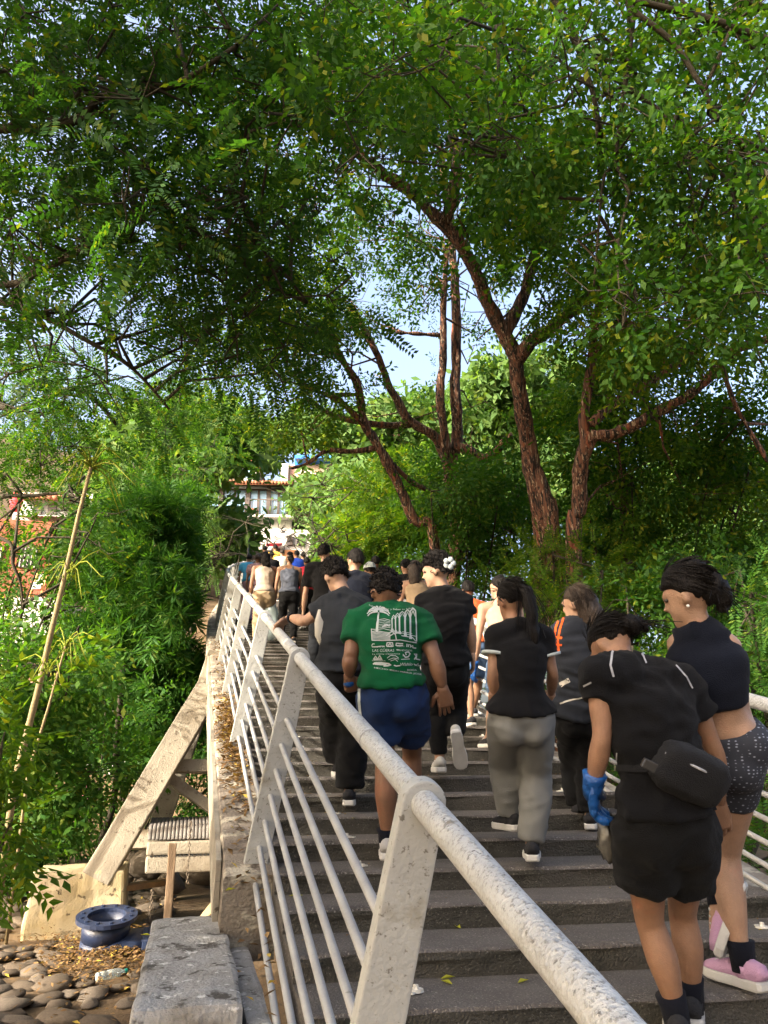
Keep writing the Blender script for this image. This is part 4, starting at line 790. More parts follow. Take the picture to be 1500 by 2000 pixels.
# papaya
PAP = M('papaya_stem', (.25,.195,.10), (.18,.14,.075), 9, .8, .3, 60, stretch=(1,1,5), spots=[((.20,.16,.07), 14, .62, .06)])
PAPG = leafmat('papaya_green', (.15,.20,.022), (.24,.26,.035), None, .4)
def papaya(label, pts, r0, r1, heads, seed):
    P = [at(*p) for p in pts]; g = P[0].copy(); g.z = ground_h(g.x, g.y); rt = root('papaya_tree', g, label, 'papaya tree'); b = MB()
    Q = []
    for i in range(len(P)-1):
        for s in range(10): Q.append(lerp(P[i], P[i+1], s/10))
    Q.append(P[-1]); Q = [g+W_(0,0,-.05)]+Q; n = len(Q); b.loft(Q, [lerp(r0, r1, i/n)*(1+.06*math.sin(i*2.9)) for i in range(n)], n=12); me = b.mesh('trunk', True); link('trunk', me, PAP, rt)
    r = random.Random(seed)
    for (hx, hy, d, ends) in heads:
        h = at(hx, hy, d)
        for (ex, ey, leaf) in ends:
            e = at(ex, ey, d+r.uniform(-.5,.5)); m_ = lerp(h, e, .5)+W_(0,0,.10+.1*r.random()); s = MB(); s.loft([h, lerp(h, m_, .6)+W_(0,0,.03), m_, lerp(m_, e, .6), e], [.009,.0075,.006,.0055,.004], n=6); st = link('leaf_stalk', s.mesh('leaf_stalk', True), PAPG, rt)
            if leaf:
                lf = MB(); 
                for q in range(9):
                    a = -2.3+q*.575; dv = (RT*math.sin(a)+UP*math.cos(a)*.55+FW*.5*r.uniform(-1,1)-W_(0,0,.2)).normalized()*leaf*r.uniform(.7,1.1); sd = dv.cross(W_(r.uniform(-.3,.3),.4,1)).normalized()*leaf*.22
                    lf.add([e, e+dv*.5+sd, e+dv, e+dv*.5-sd], [(0,1,2,3)])
                link('leaf_blade', lf.mesh('leaf_blade'), L_YEL, st)
        fr = MB()
        for q in range(34): a = h+W_(r.gauss(0,.04), r.gauss(0,.04), r.gauss(.0,.05)); fr.ell(a, (.009,.009,.016), None, 6, 4)
        link('flower_cluster', fr.mesh('flower_cluster', True), PAPG, rt)['kind'] = 'stuff'
papaya('tall slender papaya tree with bare yellow leaf stalks', [(28,1530,7.6),(75,1345,7.6),(100,1235,7.6),(128,1120,7.6),(155,1000,7.6),(178,912,7.6)], .035, .016,
  [(178,912,7.6,[(118,908,0),(235,895,0),(250,925,0),(110,960,0),(265,948,0),(235,1008,0),(140,938,.05),(215,880,.05),(160,885,0),(125,900,.06),(240,990,0),(150,955,0)]), (136,1115,7.6,[(240,1105,.05),(200,1128,0),(160,1170,0),(90,1150,0),(95,1118,.04),(150,1150,0),(110,1140,0)]), (95,1310,7.5,[(60,1330,.12),(120,1340,.12),(150,1300,.12),(40,1290,.12)])], 3)
papaya('thinner pale stem growing close behind the papaya tree', [(55,1510,7.9),(95,1380,7.9),(128,1262,7.9)], 0.016, .010, [(128,1262,7.9,[(195,1250,.12),(150,1290,0),(165,1280,0),(100,1245,.12),(140,1310,0),(175,1300,.12),(90,1290,.1)])], 4)

print('LEAF TRIS', tri_count[0])
# ================================================================ people
def skinmat(name, c): return M(name, c, tuple(x*.78 for x in c), 16, .50, .25, 220, spec=.35, sss=.06, spots=[((c[0]*1.12, c[1]*.82, c[2]*.78), 6, .56, .2)])
SK = {'tan': skinmat('skin_tan', (0.2480,0.1320,0.0760)), 'light': skinmat('skin_light', (0.3200,0.1920,0.1240)), 'brown': skinmat('skin_brown', (0.1680,0.0840,0.0464)), 'mid': skinmat('skin_mid', (0.2240,0.1184,0.0688))}
def cloth(name, c, c2=None, bump=.4, rough=.9): return M(name, c, c2 or tuple(x*.8 for x in c), 4, rough, bump, 260, spec=.10, sheen=.03)
HAIR = M('black_hair', (.006,.005,.0045), (.010,.008,.007), 20, .62, .6, 60, stretch=(3,3,.6), spec=.12)
HAIRB = M('brown_hair', (.018,.012,.008), (.035,.022,.014), 20, .45, .6, 60, stretch=(3,3,.6), spec=.25)
C = {k: cloth(k, *v) for k, v in {'green_jersey': ((0.0024,0.0680,0.0240), (0.0020,0.0496,0.0176)), 'navy_shorts': ((0.0096,0.0240,0.0760), (0.0072,0.0176,0.0560)), 'black_jersey': ((0.0044,0.0044,0.0052),), 'charcoal_jersey': ((0.0160,0.0184,0.0224), (0.0120,0.0136,0.0168)), 'grey_sweat': ((.140,.140,.132), (.128,.128,.120)), 'navy_knit': ((0.0044,0.0060,0.0120),), 'jacket_grey': ((0.0160,0.0184,0.0240),), 'beige_knit': ((.40,.32,.25),), 'beige_pants': ((.38,.28,.175),), 'slate_knit': ((0.0680,0.0760,0.1000),), 'red_jersey': ((0.3840,0.0240,0.0400),), 'sky_jersey': ((0.0640,0.3040,0.4960),), 'royal_jersey': ((0.0160,0.0560,0.3600),), 'yellow_jersey': ((0.4960,0.3200,0.0640),), 'orange_jersey': ((0.4960,0.0960,0.0240),), 'denim': ((0.0800,0.1280,0.2160),), 'tan_knit': ((0.2400,0.1760,0.1120),), 'nude_knit': ((0.3680,0.2480,0.1760),), 'pale_cloth': ((0.4000,0.3760,0.3200),), 'white_print': ((0.3360,0.3680,0.3600), (0.3040,0.3360,0.3280)), 'orange_tape': ((0.4960,0.0800,0.0160),), 'lilac': ((0.2720,0.1920,0.3200),), 'black_shorts': ((0.0032,0.0032,0.0036), (0.0048,0.0048,0.0048)), 'sock_black': ((0.0056,0.0064,0.0112),), 'mauve': ((0.2880,0.1760,0.1920),)}.items()}
RUB = M('white_sole', (.44,.43,.41), (.36,.35,.32), 8, .7, .1, 50)
SHOEW = cloth('white_canvas', (.44,.43,.39)); SHOEB = cloth('black_mesh', (.02,.02,.022)); SHOEP = cloth('pink_mesh', (.42,.25,.36), (.36,.21,.32)); SHOEG = cloth('grey_mesh', (.34,.33,.32)); GREYSOLE = M('grey_sole', (.30,.28,.25), (.22,.20,.18), 20, .85, .5, 90)
GLOVE = M('blue_nitrile', (.008,.075,.27), (.006,.055,.21), 7, .38, .5, 45, spec=.5)
mm, t = _nodes('diamond_knit'); N, L = t.nodes, t.links; o_ = N.new('ShaderNodeOutputMaterial'); b_ = N.new('ShaderNodeBsdfPrincipled'); L.new(b_.outputs[0], o_.inputs[0])
tc = N.new('ShaderNodeTexCoord'); mp = N.new('ShaderNodeMapping'); mp.inputs['Scale'].default_value = (30,30,48); L.new(tc.outputs['Object'], mp.inputs[0]); vo = N.new('ShaderNodeTexVoronoi'); vo.inputs['Scale'].default_value = 1.9; vo.inputs['Randomness'].default_value = .25; L.new(mp.outputs[0], vo.inputs['Vector'])
rp_ = N.new('ShaderNodeValToRGB'); rp_.color_ramp.elements[0].position = .16; rp_.color_ramp.elements[1].position = .30; rp_.color_ramp.elements[0].color = (.20,.22,.27,1); rp_.color_ramp.elements[1].color = (.012,.014,.022,1); L.new(vo.outputs['Distance'], rp_.inputs[0]); L.new(rp_.outputs[0], b_.inputs['Base Color']); b_.inputs['Roughness'].default_value = .85; KNIT = mm

def limbpts(a, b, k=5, bow=None):
    P = [lerp(a, b, i/(k-1)) for i in range(k)]
    if bow is not None:
        for i in range(k): P[i] = P[i] + bow*math.sin(math.pi*i/(k-1))
    return P
def prof(vals, k):
    n = len(vals)-1; r = []
    for i in range(k):
        t = i/(k-1)*n; j = min(n-1, int(t)); r.append(lerp(vals[j], vals[j+1], t-j))
    return r
TOR = [(-.17,.080,.080),(-.05,.146,.110),(.09,.152,.110),(.34,.124,.092),(.60,.140,.104),(.82,.156,.102),(.95,.126,.076),(1.05,.054,.054)]
def torso_frames(J):
    sm = (J['shL']+J['shR'])/2 + (J['neck']-(J['shL']+J['shR'])/2)*.25; hm = (J['hipL']+J['hipR'])/2
    lt = (J['shR']-J['shL']).normalized(); lb = (J['hipR']-J['hipL']).normalized(); return hm, sm, lb, lt
def torso(b, J, s, w, off, f0, f1, n=26, flare=0.0, k=14):
    hm, sm, lb, lt = torso_frames(J); cs, ra, rb, la = [], [], [], []
    fs = [lerp(f0, f1, i/(k-1)) for i in range(k)]; ax = (sm-hm)
    fwd = ax.cross(lerp(lb, lt, .5)).normalized()
    for f in fs:
        for i in range(len(TOR)-1):
            if TOR[i][0] <= f <= TOR[i+1][0] or i == len(TOR)-2: 
                t = max(0, min(1, (f-TOR[i][0])/(TOR[i+1][0]-TOR[i][0]))); break
        t2 = t*t*(3-2*t); a = lerp(TOR[i][1], TOR[i+1][1], t2); d = lerp(TOR[i][2], TOR[i+1][2], t2)
        bow = -fwd*.035*s*math.sin(math.pi*max(0, min(1, f)))          # rounded back
        ww = w[0] if f < .2 else (w[1] if f < .5 else w[2])
        wv = lerp(w[0], w[1], smooth01((f-.05)/.3)) if f < .35 else lerp(w[1], w[2], smooth01((f-.35)/.35))
        cs.append(hm+ax*f+bow); ra.append(a*s*wv+off+flare*max(0, .3-f)); rb.append(d*s*wv+off+flare*max(0, .3-f)); la.append(lerp(lb, lt, max(0, min(1, f))))
    b.loft(cs, ra, rb, la, n=n); return fwd
def hand(b, wr, dirv, pn, thumb, s, curl=.35, grow=0.0):
    """palm, four fingers and a thumb; pn = palm normal, thumb = side the thumb is on"""
    d = dirv.normalized(); pn = (pn-d*pn.dot(d)).normalized(); tv = thumb; tv = (tv-d*tv.dot(d)-pn*tv.dot(pn)).normalized()
    b.loft([wr-d*.02*s, wr+d*.012*s, wr+d*.045*s, wr+d*.085*s, wr+d*.095*s], [.024*s+grow,.030*s+grow,.040*s+grow,.040*s+grow,.032*s+grow], [.019*s+grow,.018*s+grow,.016*s+grow,.013*s+grow,.010*s+grow], lat=tv, n=12)
    for i, L in enumerate((.072,.080,.074,.058)):
        p = wr + d*(.088-.006*(i == 3))*s + tv*(.030-.020*i)*s; a = curl*(1+.18*i); q = [p-d*.02*s, p]; dv = (d + tv*(.10-.07*i)).normalized(); r = [.0095, .0095]
        for seg, fr in enumerate((.45,.32,.23)):
            dv = (dv*math.cos(a*(.7+.3*seg)) + pn*math.sin(a*(.7+.3*seg))).normalized(); q.append(q[-1]+dv*L*fr*s); r.append(.0088-.0009*seg)
        b.loft(q, [x*s+grow for x in r[:-1]]+[.005*s+grow], lat=tv, n=7)
    p = wr + d*.025*s + tv*.026*s; dv = (d*.65+tv*.8+pn*.35).normalized(); q = [p, p+dv*.032*s]; dv = (d*.9+tv*.35+pn*.3).normalized(); q += [q[-1]+dv*.030*s, q[-1]+dv*.055*s]
    b.loft(q, [.015*s+grow,.0125*s+grow,.011*s+grow,.007*s+grow], n=8)
def wrinkle(me, amp, sc, axis=None, seed=0):
    N = [v.normal.copy() for v in me.vertices]; sv = V(seed*3.7, seed*1.3, seed*.7)
    for v, n_ in zip(me.vertices, N):
        q = v.co + sv
        w_ = noise.noise(V(q.x*sc*.7, q.y*sc*.7, q.z*sc*1.8) + V(noise.noise(q*3), 0, noise.noise(q*3+V(5,0,0)))*1.3)
        w2 = noise.noise(V(q.x*sc*2.1+q.z*sc*.8, q.y*sc*2.1, q.z*sc*1.1)); k = max(-.6, 1-abs(w_)*3.4); k2 = max(-.4, 1-abs(w2)*3.2); v.co += n_*amp*(k*1.0 + k2*.45 + .9*noise.noise(q*sc*.45))
    me.update()
def shoe(par, an, toe, upv, s, up_m, sole_m, low=True, thick=.030):
    f = (toe-an); up = upv.normalized(); f = (f-up*f.dot(up)).normalized(); r = f.cross(up); base = an-up*.075*s
    b = MB(); st = [(-.088,.022,.045),(-.078,.033,.070),(-.03,.035,.080),(.03,.037,.070),(.09,.044,.054),(.15,.043,.042),(.183,.030,.030)]
    b.loft([base+f*t*s+up*(h/2+.015)*s for t, w, h in st], [w*s for t, w, h in st], [h*s/2+.004 for t, w, h in st], lat=r, n=14)
    b.loft([an-up*.045*s-f*.01*s, an-up*.02*s-f*.012*s, an-up*.004*s-f*.014*s], [.040*s,.040*s,.041*s], n=14)
    sh = link('shoe', b.mesh('shoe', True), up_m, par)
    b = MB(); o2 = [(-.095,.022),(-.085,.034),(-.03,.040),(.03,.038),(.10,.050),(.16,.047),(.19,.034),(.20,.012)]
    L_ = [base+f*t*s-r*w*s for t, w in o2]; R_ = [base+f*t*s+r*w*s for t, w in reversed(o2)]; ring_ = L_+R_; n = len(ring_)
    cc = base+f*.05*s
    lay = [(-.004, .94), (.004, 1.0), (thick*.8, 1.0), (thick, .95)]
    vs = [lerp(cc, p, k)+up*z*s for z, k in lay for p in ring_]; fsx = [(l*n+i, l*n+(i+1) % n, (l+1)*n+(i+1) % n, (l+1)*n+i) for l in range(3) for i in range(n)]
    b.add(vs, fsx+[tuple(reversed(range(n))), tuple(3*n+i for i in range(n))]); me = b.mesh('sole'); link('sole', me, sole_m, sh)
    b = MB()
    for i in range(4): c_ = base+f*(.055+.022*i)*s+up*(.088-.009*i)*s; b.loft([c_-r*.022*s, c_+up*.006*s, c_+r*.022*s], [.004*s]*3, n=5)
    link('lace', b.mesh('lace'), RUB, sh)['kind'] = 'stuff'; return sh
def headframe(J, face, tilt=0.0, roll=0.0):
    hu = (J['head']-J['neck']).normalized()*.5+V(0,0,1)*.8; hu.normalize(); f = Vector(face); f = (f-hu*f.dot(hu)).normalized(); r = f.cross(hu)
    R = Matrix.Rotation(-tilt, 3, r); f = R @ f; hu = R @ hu; r = f.cross(hu); return Matrix(((r.x,f.x,hu.x),(r.y,f.y,hu.y),(r.z,f.z,hu.z)))
def hair(par, c, Mh, s, style, m=HAIR, seed=1, big=1.0, hi=True):
    b = MB(); sv = V(seed*2.1, seed, 0); curly = style in ('curly', 'afro')
    vol = {'short':1.05,'curly':1.09,'afro':1.05,'bun':1.04,'pony':1.04,'long':1.06,'updo':1.06}.get(style, 1.1)*big
    cz = V(0,-.012*s,.018*s)
    def fn(p, q):
        fr = max(0, p.y-.12)*2.2; lowf = max(0, .30-p.z) ; cut = min(1, fr*lowf*3.2); jit = .16*noise.noise(V(p.x*6, p.y*6, p.z*2)+sv); side = max(0, -.10-p.z+jit) if p.y > -.35 else max(0, (-.50 if style not in ('bun','updo','pony') else -.38)-p.z+jit)*1.3
        v_ = vol*(1+(.15 if curly else .035)*noise.fractal(p*(5.5 if curly else 3)+sv, 1, 2, 4)); v_ = v_*(1-cut*.42)*(1-min(.4, side*.75))
        if style in ('short','curly','afro') and p.z < -.55: v_ *= .88
        return q*v_
    b.ell(c+Mh @ cz, (.077*s,.097*s,.108*s), Mh, 44 if hi else 22, 30 if hi else 16, fn=fn)
    r = random.Random(seed)
    if curly:
        for _ in range(300 if hi is True else 70):
            p = V(r.gauss(0,1), r.gauss(-.25,1), r.gauss(.45,.8)).normalized()
            if p.y > .35 and p.z < .25: continue
            if p.z < -.5: continue
            q = c+Mh @ (cz+V(p.x*.080*s, p.y*.098*s, p.z*.110*s)*vol*r.uniform(.97,1.08)); a = V(r.gauss(0,1), r.gauss(0,1), r.gauss(0,1)).normalized(); u = a.orthogonal().normalized(); w_ = a.cross(u); R = r.uniform(.008,.014)*s
            b.loft([q+(u*math.cos(t_)+w_*math.sin(t_))*R+a*R*.4*t_/3 for t_ in (0,1.1,2.2,3.3,4.4)], [.0030*s,.0036*s,.0036*s,.0032*s,.0018*s], n=4)
    else:
        for _ in range(230 if hi is True else 30):
            p = V(r.gauss(0,1), r.gauss(-.6,.8), abs(r.gauss(.2,.8))).normalized(); 
            if p.y > .3 and p.z < .4: continue
            q0 = c+Mh @ (cz+V(p.x*.078*s, p.y*.098*s, p.z*.109*s)*vol*.99); tg = V(0,-1,-.8) if style in ('bun','pony','updo') else V(p.x*.3, -.3, -1); tg = (tg-p*tg.dot(p)).normalized()
            pts = [q0+Mh @ ((tg*t_+p*(.006-.05*t_))*s) for t_ in (0,.03,.06,.09)]; b.loft(pts, [.0014*s,.0026*s,.0024*s,.0008*s], n=3)
    def lock(pts, rr, n_=14, am=.012):
        P = [c+Mh @ (Vector(p)*s) for p in pts]; k = 14; Q = []
        for i in range(k):
            t_ = i/(k-1)*(len(P)-1); j = min(len(P)-2, int(t_)); Q.append(lerp(P[j], P[j+1], t_-j))
        b2 = MB(); b2.loft(Q, [x*s for x in prof(rr, k)], [x*s*.8 for x in prof(rr, k)], n=18); me = b2.mesh('lock', True); wrinkle(me, am*s, 26, seed=seed); o = len(b.v); b.v += [tuple(v.co) for v in me.vertices]; b.f += [tuple(o+i for i in p.vertices) for p in me.polygons]; b.m += [0]*len(me.polygons); bpy.data.meshes.remove(me)
        for _ in range(70):
            off = V(r.gauss(0,.017), r.gauss(0,.017), r.gauss(0,.006))*s; st = r.randrange(0, 6); b.loft([q+off*(1+.35*i)+(q-Q[0])*.02*r.random() for i, q in enumerate(Q[st:st+8])], [.0016*s]*min(8, k-st), n=3, cap=False)
    if style == 'bun':
        b.ell(c+Mh @ (V(.028,-.115,.005)*s), (.056*s,.044*s,.046*s), Mh, 20, 14, fn=lambda p, q: q*(1+.16*noise.fractal(p*4+sv,1,2,3))); lock([(.05,-.12,.03),(.08,-.135,.0),(.085,-.13,-.03)], [.026,.024,.008], am=.01)
    if style == 'pony': lock([(.0,-.095,.05),(.015,-.135,.02),(.028,-.13,-.08),(.035,-.11,-.20),(.035,-.095,-.29)], [.020,.034,.036,.030,.008]); b.ell(c+Mh @ (V(0,-.10,.052)*s), (.02*s,.014*s,.02*s), Mh, 10, 6)
    if style == 'long': lock([(.0,-.05,.02),(.01,-.09,-.08),(.025,-.095,-.19),(.035,-.09,-.30)], [.085,.085,.070,.020], am=.016)
    if style == 'updo':
        b.ell(c+Mh @ (V(.0,-.055,.085)*s), (.062*s,.062*s,.045*s), Mh, 22, 14, fn=lambda p, q: q*(1+.2*noise.fractal(p*4+sv,1,2,3))); lock([(.0,-.09,.02),(.02,-.115,-.05),(.035,-.105,-.12)], [.062,.05,.012], am=.014)
    return link('hair', b.mesh('hair', True), m, par)
def person(label, J, h, skin='tan', top=None, bottom=None, hr=('short', HAIR), face=(0,1,-.15), tilt=0.0, w=(1,1,1), near=True, shoes=(SHOEB, RUB), gloves='', group=None, socks=None, hands=True, curlL=.35, curlR=.35, arm=1.0, footup=None, cap=None, legw=1.0):
    s = h/1.7; vox = {True: .0125, 'mid': .016, False: .026}[near]; b = MB()
    torso(b, J, s, w, -.008, -.17, 1.05); fwd = torso_frames(J); hm, sm, lb, lt = fwd; fw_ = (sm-hm).cross(lerp(lb, lt, .5)).normalized()
    for q in () if bottom else ('hipL', 'hipR'): b.ell(J[q]-fw_*.042*s-V(0,0,.035*s), (.074*s*w[0],.070*s*w[0],.075*s*w[0]), None, 12, 8)
    b.loft([sm-(sm-hm)*.06, J['neck'], lerp(J['neck'], J['head'], .6)], [.066*s,.049*s,.047*s], n=14)
    tz = lambda k_, e_: [J['shL'], lerp(J['shL'], sm, .6)+(J['neck']-sm)*.30, sm+(J['neck']-sm)*.55, lerp(J['shR'], sm, .6)+(J['neck']-sm)*.30, J['shR']]
    b.loft(tz(0,0), [.042*s,.052*s,.058*s,.052*s,.042*s], n=14)
    for S_ in 'LR':
        sh, el, wr, hp, kn, an = (J[k+S_] for k in ('sh','el','wr','hip','kn','an'))
        b.loft([lerp(sm, sh, .35), lerp(sm, sh, .75), sh+(sh-sm)*.06], [.070*s,.062*s,.050*s], n=12)
        b.ell(sh, (.056*s*arm,)*3, None, 12, 8)
        b.loft(limbpts(sh, el, 7), [x*s*arm for x in prof([.047,.046,.045,.037,.034], 7)], n=14); b.loft(limbpts(el, wr, 7), [x*s*arm for x in prof([.034,.040,.037,.029,.023], 7)], n=14)
        b.loft(limbpts(hp, kn, 9), [x*s*legw*(1 if not bottom else .80+.20*smooth01(i_/4)) for i_, x in enumerate(prof([.084,.082,.073,.060,.051], 9))], n=16); b.ell(kn, (.051*s*legw,)*3, None, 10, 8)
        cb = -fw_*.018*s; b.loft(limbpts(kn, an, 9, cb), [x*s*legw for x in prof([.050,.054,.057,.047,.036,.031], 9)], n=16)
        b.ell(an, (.038*s,)*3, None, 8, 6)
        tv = J.get('to'+S_); b.loft([an, lerp(an, tv, .35)-V(0,0,.02), lerp(an, tv, .6)-V(0,0,.035)], [.036*s,.034*s,.028*s], n=8)
    Mh = headframe(J, face, tilt); hc = J['head']
    hs = s*.92; P = lambda x, y, z: hc+Mh @ (V(x,y,z)*hs)
    b.ell(P(0,-.008,.018), (.073*hs,.092*hs,.103*hs), Mh, 20, 14); b.ell(P(0,.030,-.04), (.056*hs,.062*hs,.078*hs), Mh, 16, 12); b.ell(P(0,.078,-.095), (.026*hs,.022*hs,.020*hs), Mh, 8, 6)
    b.loft([P(0,.088,.01), P(0,.100,-.015), P(0,.108,-.032)], [.009*hs,.012*hs,.015*hs], n=8)
    b.loft([P(-.05,.078,.022), P(0,.093,.024), P(.05,.078,.022)], [.01*hs,.011*hs,.01*hs], n=6); b.loft([P(-.022,.085,-.066), P(0,.093,-.064), P(.022,.085,-.066)], [.005*hs,.007*hs,.005*hs], n=6)
    for sg in (-1, 1): b.ell(P(sg*.077,-.008,-.018), (.013*hs,.022*hs,.034*hs), Mh, 10, 8)
    me = remesh(b.mesh('body', True), vox, 5, .5)
    # hands stay crisp: joined to the same body mesh
    hb = MB()
    for S_ in 'LR':
        if S_ in gloves or not hands: continue
        wr = J['wr'+S_]; d = (J['fi'+S_]-wr) if 'fi'+S_ in J else (wr-J['el'+S_]); sg = -1 if S_ == 'L' else 1
        pn = J.get('pn'+S_, -lt*sg); th = J.get('th'+S_, fw_); hand(hb, wr, d, pn, th, s, curlL if S_ == 'L' else curlR)
    if hb.v:
        bm = bmesh.new(); bm.from_mesh(me); m2 = hb.mesh('h', True); bm.from_mesh(m2); bm.to_mesh(me); bm.free(); bpy.data.meshes.remove(m2)
        me.polygons.foreach_set('use_smooth', [True]*len(me.polygons))
    o = bpy.data.objects.new('person', me); me.name = 'person'; me.materials.append(SK[skin]); COL.objects.link(o); tag(o, label, 'person', group)
    org = J['anR'].copy(); org.z -= .08*s; me.transform(Matrix.Translation(-org)); o.location = org
    for sg in (-1, 1): e = MB(); e.ell(P(sg*.031,.077,.004), (.013*s,.010*s,.008*s), Mh, 8, 6); link('eye', e.mesh('eye', True), M('eye_dark', (.05,.04,.035), rough=.2) if 'eye_dark' not in bpy.data.materials else bpy.data.materials['eye_dark'], o)
    for S_ in 'LR':
        if S_ in gloves:
            g = MB(); wr = J['wr'+S_]; d = (J['fi'+S_]-wr); sg = -1 if S_ == 'L' else 1
            hand(g, wr, d, J.get('pn'+S_, -lt*sg), J.get('th'+S_, fw_), s*1.04, curlL if S_ == 'L' else curlR, .004); ce = (J['el'+S_]-wr).normalized(); g.loft([wr+d.normalized()*.03, wr, wr+ce*.03, wr+ce*.05], [.034*s,.034*s,.036*s,.042*s], n=14)
            mg = g.mesh('glove', True); wrinkle(mg, .003, 60); link('glove', mg, GLOVE, o)
    # garments
    vc = vox*1.05; res = {}
    if top:
        t_ = dict(hem=-.06, sleeve=.62, off=.016, neck=1.0, fold=.007, flare=.03, slv=1.25); t_.update(top); g = MB()
        torso(g, J, s, w, t_['off'], t_['hem'], t_['neck'], flare=t_['flare'])
        if t_['sleeve'] > 0 or t_.get('high'): kk = 1.0 if t_['sleeve'] > 0 else .84; P5 = tz(0,0); P5[0] = lerp(P5[2], P5[0], kk); P5[4] = lerp(P5[2], P5[4], kk); g.loft(P5, [(.047*s+t_['off']*.9)*(1 if kk == 1 else 1.0), .060*s+t_['off']*.7, .068*s+t_['off']*.5, .060*s+t_['off']*.7, .047*s+t_['off']*.9], n=14)
        if t_['sleeve'] > 0 and t_.get('crew', True): nk = (J['neck']-sm).normalized(); g.loft([sm+(J['neck']-sm)*.3, sm+(J['neck']-sm)*.85], [.085*s, .064*s], n=16)
        for S_ in 'LR':
            sh, el, wr = J['sh'+S_], J['el'+S_], J['wr'+S_]; k = t_['sleeve']
            if k > 0:
                g.loft([lerp(sm, sh, .3), lerp(sm, sh, .8), sh+(sh-sm)*.05], [.076*s+t_['off'],.066*s+t_['off'],.056*s+t_['off']], n=14); g.ell(sh, (.060*s+t_['off']*.8,)*3, None, 12, 8)
                e1 = lerp(sh, el, min(1, k)); g.loft([sh, lerp(sh, e1, .5), e1], [.052*s*arm+t_['off'], .052*s*arm*t_['slv']+.004, .051*s*arm*t_['slv']+.006], n=16)
                if k > 1: e2 = lerp(el, wr, k-1); g.ell(el, (.052*s*arm*t_['slv'],)*3, None, 10, 8); g.loft([el, lerp(el, e2, .5), e2], [.054*s*arm*t_['slv'], .05*s*arm*t_['slv'], .042*s*arm*t_['slv']], n=14)
            else:
                g.loft([lerp(sm, sh, .2)-(sm-hm)*.03, lerp(sm, sh, t_.get('strap', .72))], [.085*s,.066*s], n=12)
        mt = remesh(g.mesh('t'), vc, 4, .5)
        if near or t_['fold'] > .007: wrinkle(mt, t_['fold'], t_.get('fsc', 9), seed=len(label))
        res['shirt'] = link(t_.get('name', 'shirt'), mt, t_['m'], o)
        if near is True and t_['sleeve'] > 0 and t_.get('crew', True):
            nk = (J['neck']-sm); cb_ = MB(); cc_ = sm+nk*.84; ax_ = nk.normalized(); la_ = lerp(lb, lt, 1.0); la_ = (la_-ax_*la_.dot(ax_)).normalized(); dp = ax_.cross(la_)
            ringp = [cc_+la_*math.cos(q*math.pi/10)*.066*s+dp*math.sin(q*math.pi/10)*.066*s for q in range(21)]; cb_.loft(ringp, [.009*s]*21, n=6, cap=False); link('collar', cb_.mesh('collar', True), t_['m'], res['shirt'])
    if bottom:
        t_ = dict(to=.72, off=.014, waist=.10, fold=.006, flare=.012, name='shorts', seat=1.0); t_.update(bottom); g = MB()
        torso(g, J, s, w, t_['off']*.9, -.17, t_['waist'])
        for q in ('hipL','hipR'): g.ell(lerp(J[q], hm, .22)-fw_*.030*s-V(0,0,.04*s), (.092*s*w[0]*t_['seat'],.088*s*w[0]*t_['seat'],.105*s*w[0]), None, 12, 8)
        for S_ in 'LR':
            hp, kn, an = J['hip'+S_], J['kn'+S_], J['an'+S_]; k = t_['to']; e1 = lerp(hp, kn, min(1, k)); r1 = lerp(.086, .054, min(1, k))*s*legw
            g.loft([hp-V(0,0,.0), lerp(hp, e1, .35), lerp(hp, e1, .7), e1], [.088*s*legw+t_['off'], .086*s*legw+t_['off'], lerp(.086, r1/s/legw, .7)*s*legw+t_['off']+t_['flare']*.6, r1+t_['off']+t_['flare']], n=18)
            if k > 1:
                e2 = lerp(kn, an, k-1); cb = -fw_*.018*s; g.ell(kn, (.060*s*legw+t_['off']+t_['flare']*.7,)*3, None, 12, 8)
                g.loft([kn, lerp(kn, e2, .3)+cb, lerp(kn, e2, .65)+cb*.6, e2], [.055*s*legw+t_['off']+t_['flare'], .058*s*legw+t_['off']+t_['flare'], .048*s*legw+t_['off']+t_['flare'], .040*s+t_['off']+t_['flare']*1.1], n=16)
        mt = remesh(g.mesh('t'), vc, 9, .5)
        if near: wrinkle(mt, t_['fold'], t_.get('fsc', 10), seed=len(label)+3)
        res['bottom'] = link(t_['name'], mt, t_['m'], o)
    for S_ in 'LR':
        an, tv = J['an'+S_], J['to'+S_]; up = (footup or {}).get(S_, V(0,0,1))
        if shoes: shoe(o, an, tv, up, s, *shoes)
        if socks: g = MB(); g.loft([an-V(0,0,.03)*s, lerp(an, J['kn'+S_], .10), lerp(an, J['kn'+S_], socks[1])], [.044*s,.047*s,.053*s*legw], n=14); me = g.mesh('sock', True); link('sock', me, socks[0], o)
    if hr: hair(o, hc, Mh, hs, hr[0], hr[1], seed=len(label) % 17+1, big=hr[2] if len(hr) > 2 else 1.0, hi=near)
    if cap:
        g = MB(); g.ell(P(0,-.008,.035), (.082*s,.101*s,.087*s), Mh, 24, 16, fn=lambda p, q: q if p.z > -.12 else V(q.x*.98, q.y*.98, -.0115*s)); 
        bd = cap[1]; g.add([P(-.07,bd*.085,.03), P(-.055,bd*.15,.018), P(0,bd*.175,.014), P(.055,bd*.15,.018), P(.07,bd*.085,.03), P(0,bd*.10,.045)] + [P(-.07,bd*.085,.025), P(-.055,bd*.15,.012), P(0,bd*.175,.008), P(.055,bd*.15,.012), P(.07,bd*.085,.025), P(0,bd*.10,.04)], [(0,1,5),(1,2,5),(2,3,5),(3,4,5),(7,6,11),(8,7,11),(9,8,11),(10,9,11),(0,6,7,1),(1,7,8,2),(2,8,9,3),(3,9,10,4)])
        link('cap', g.mesh('cap', True), cap[0], o)
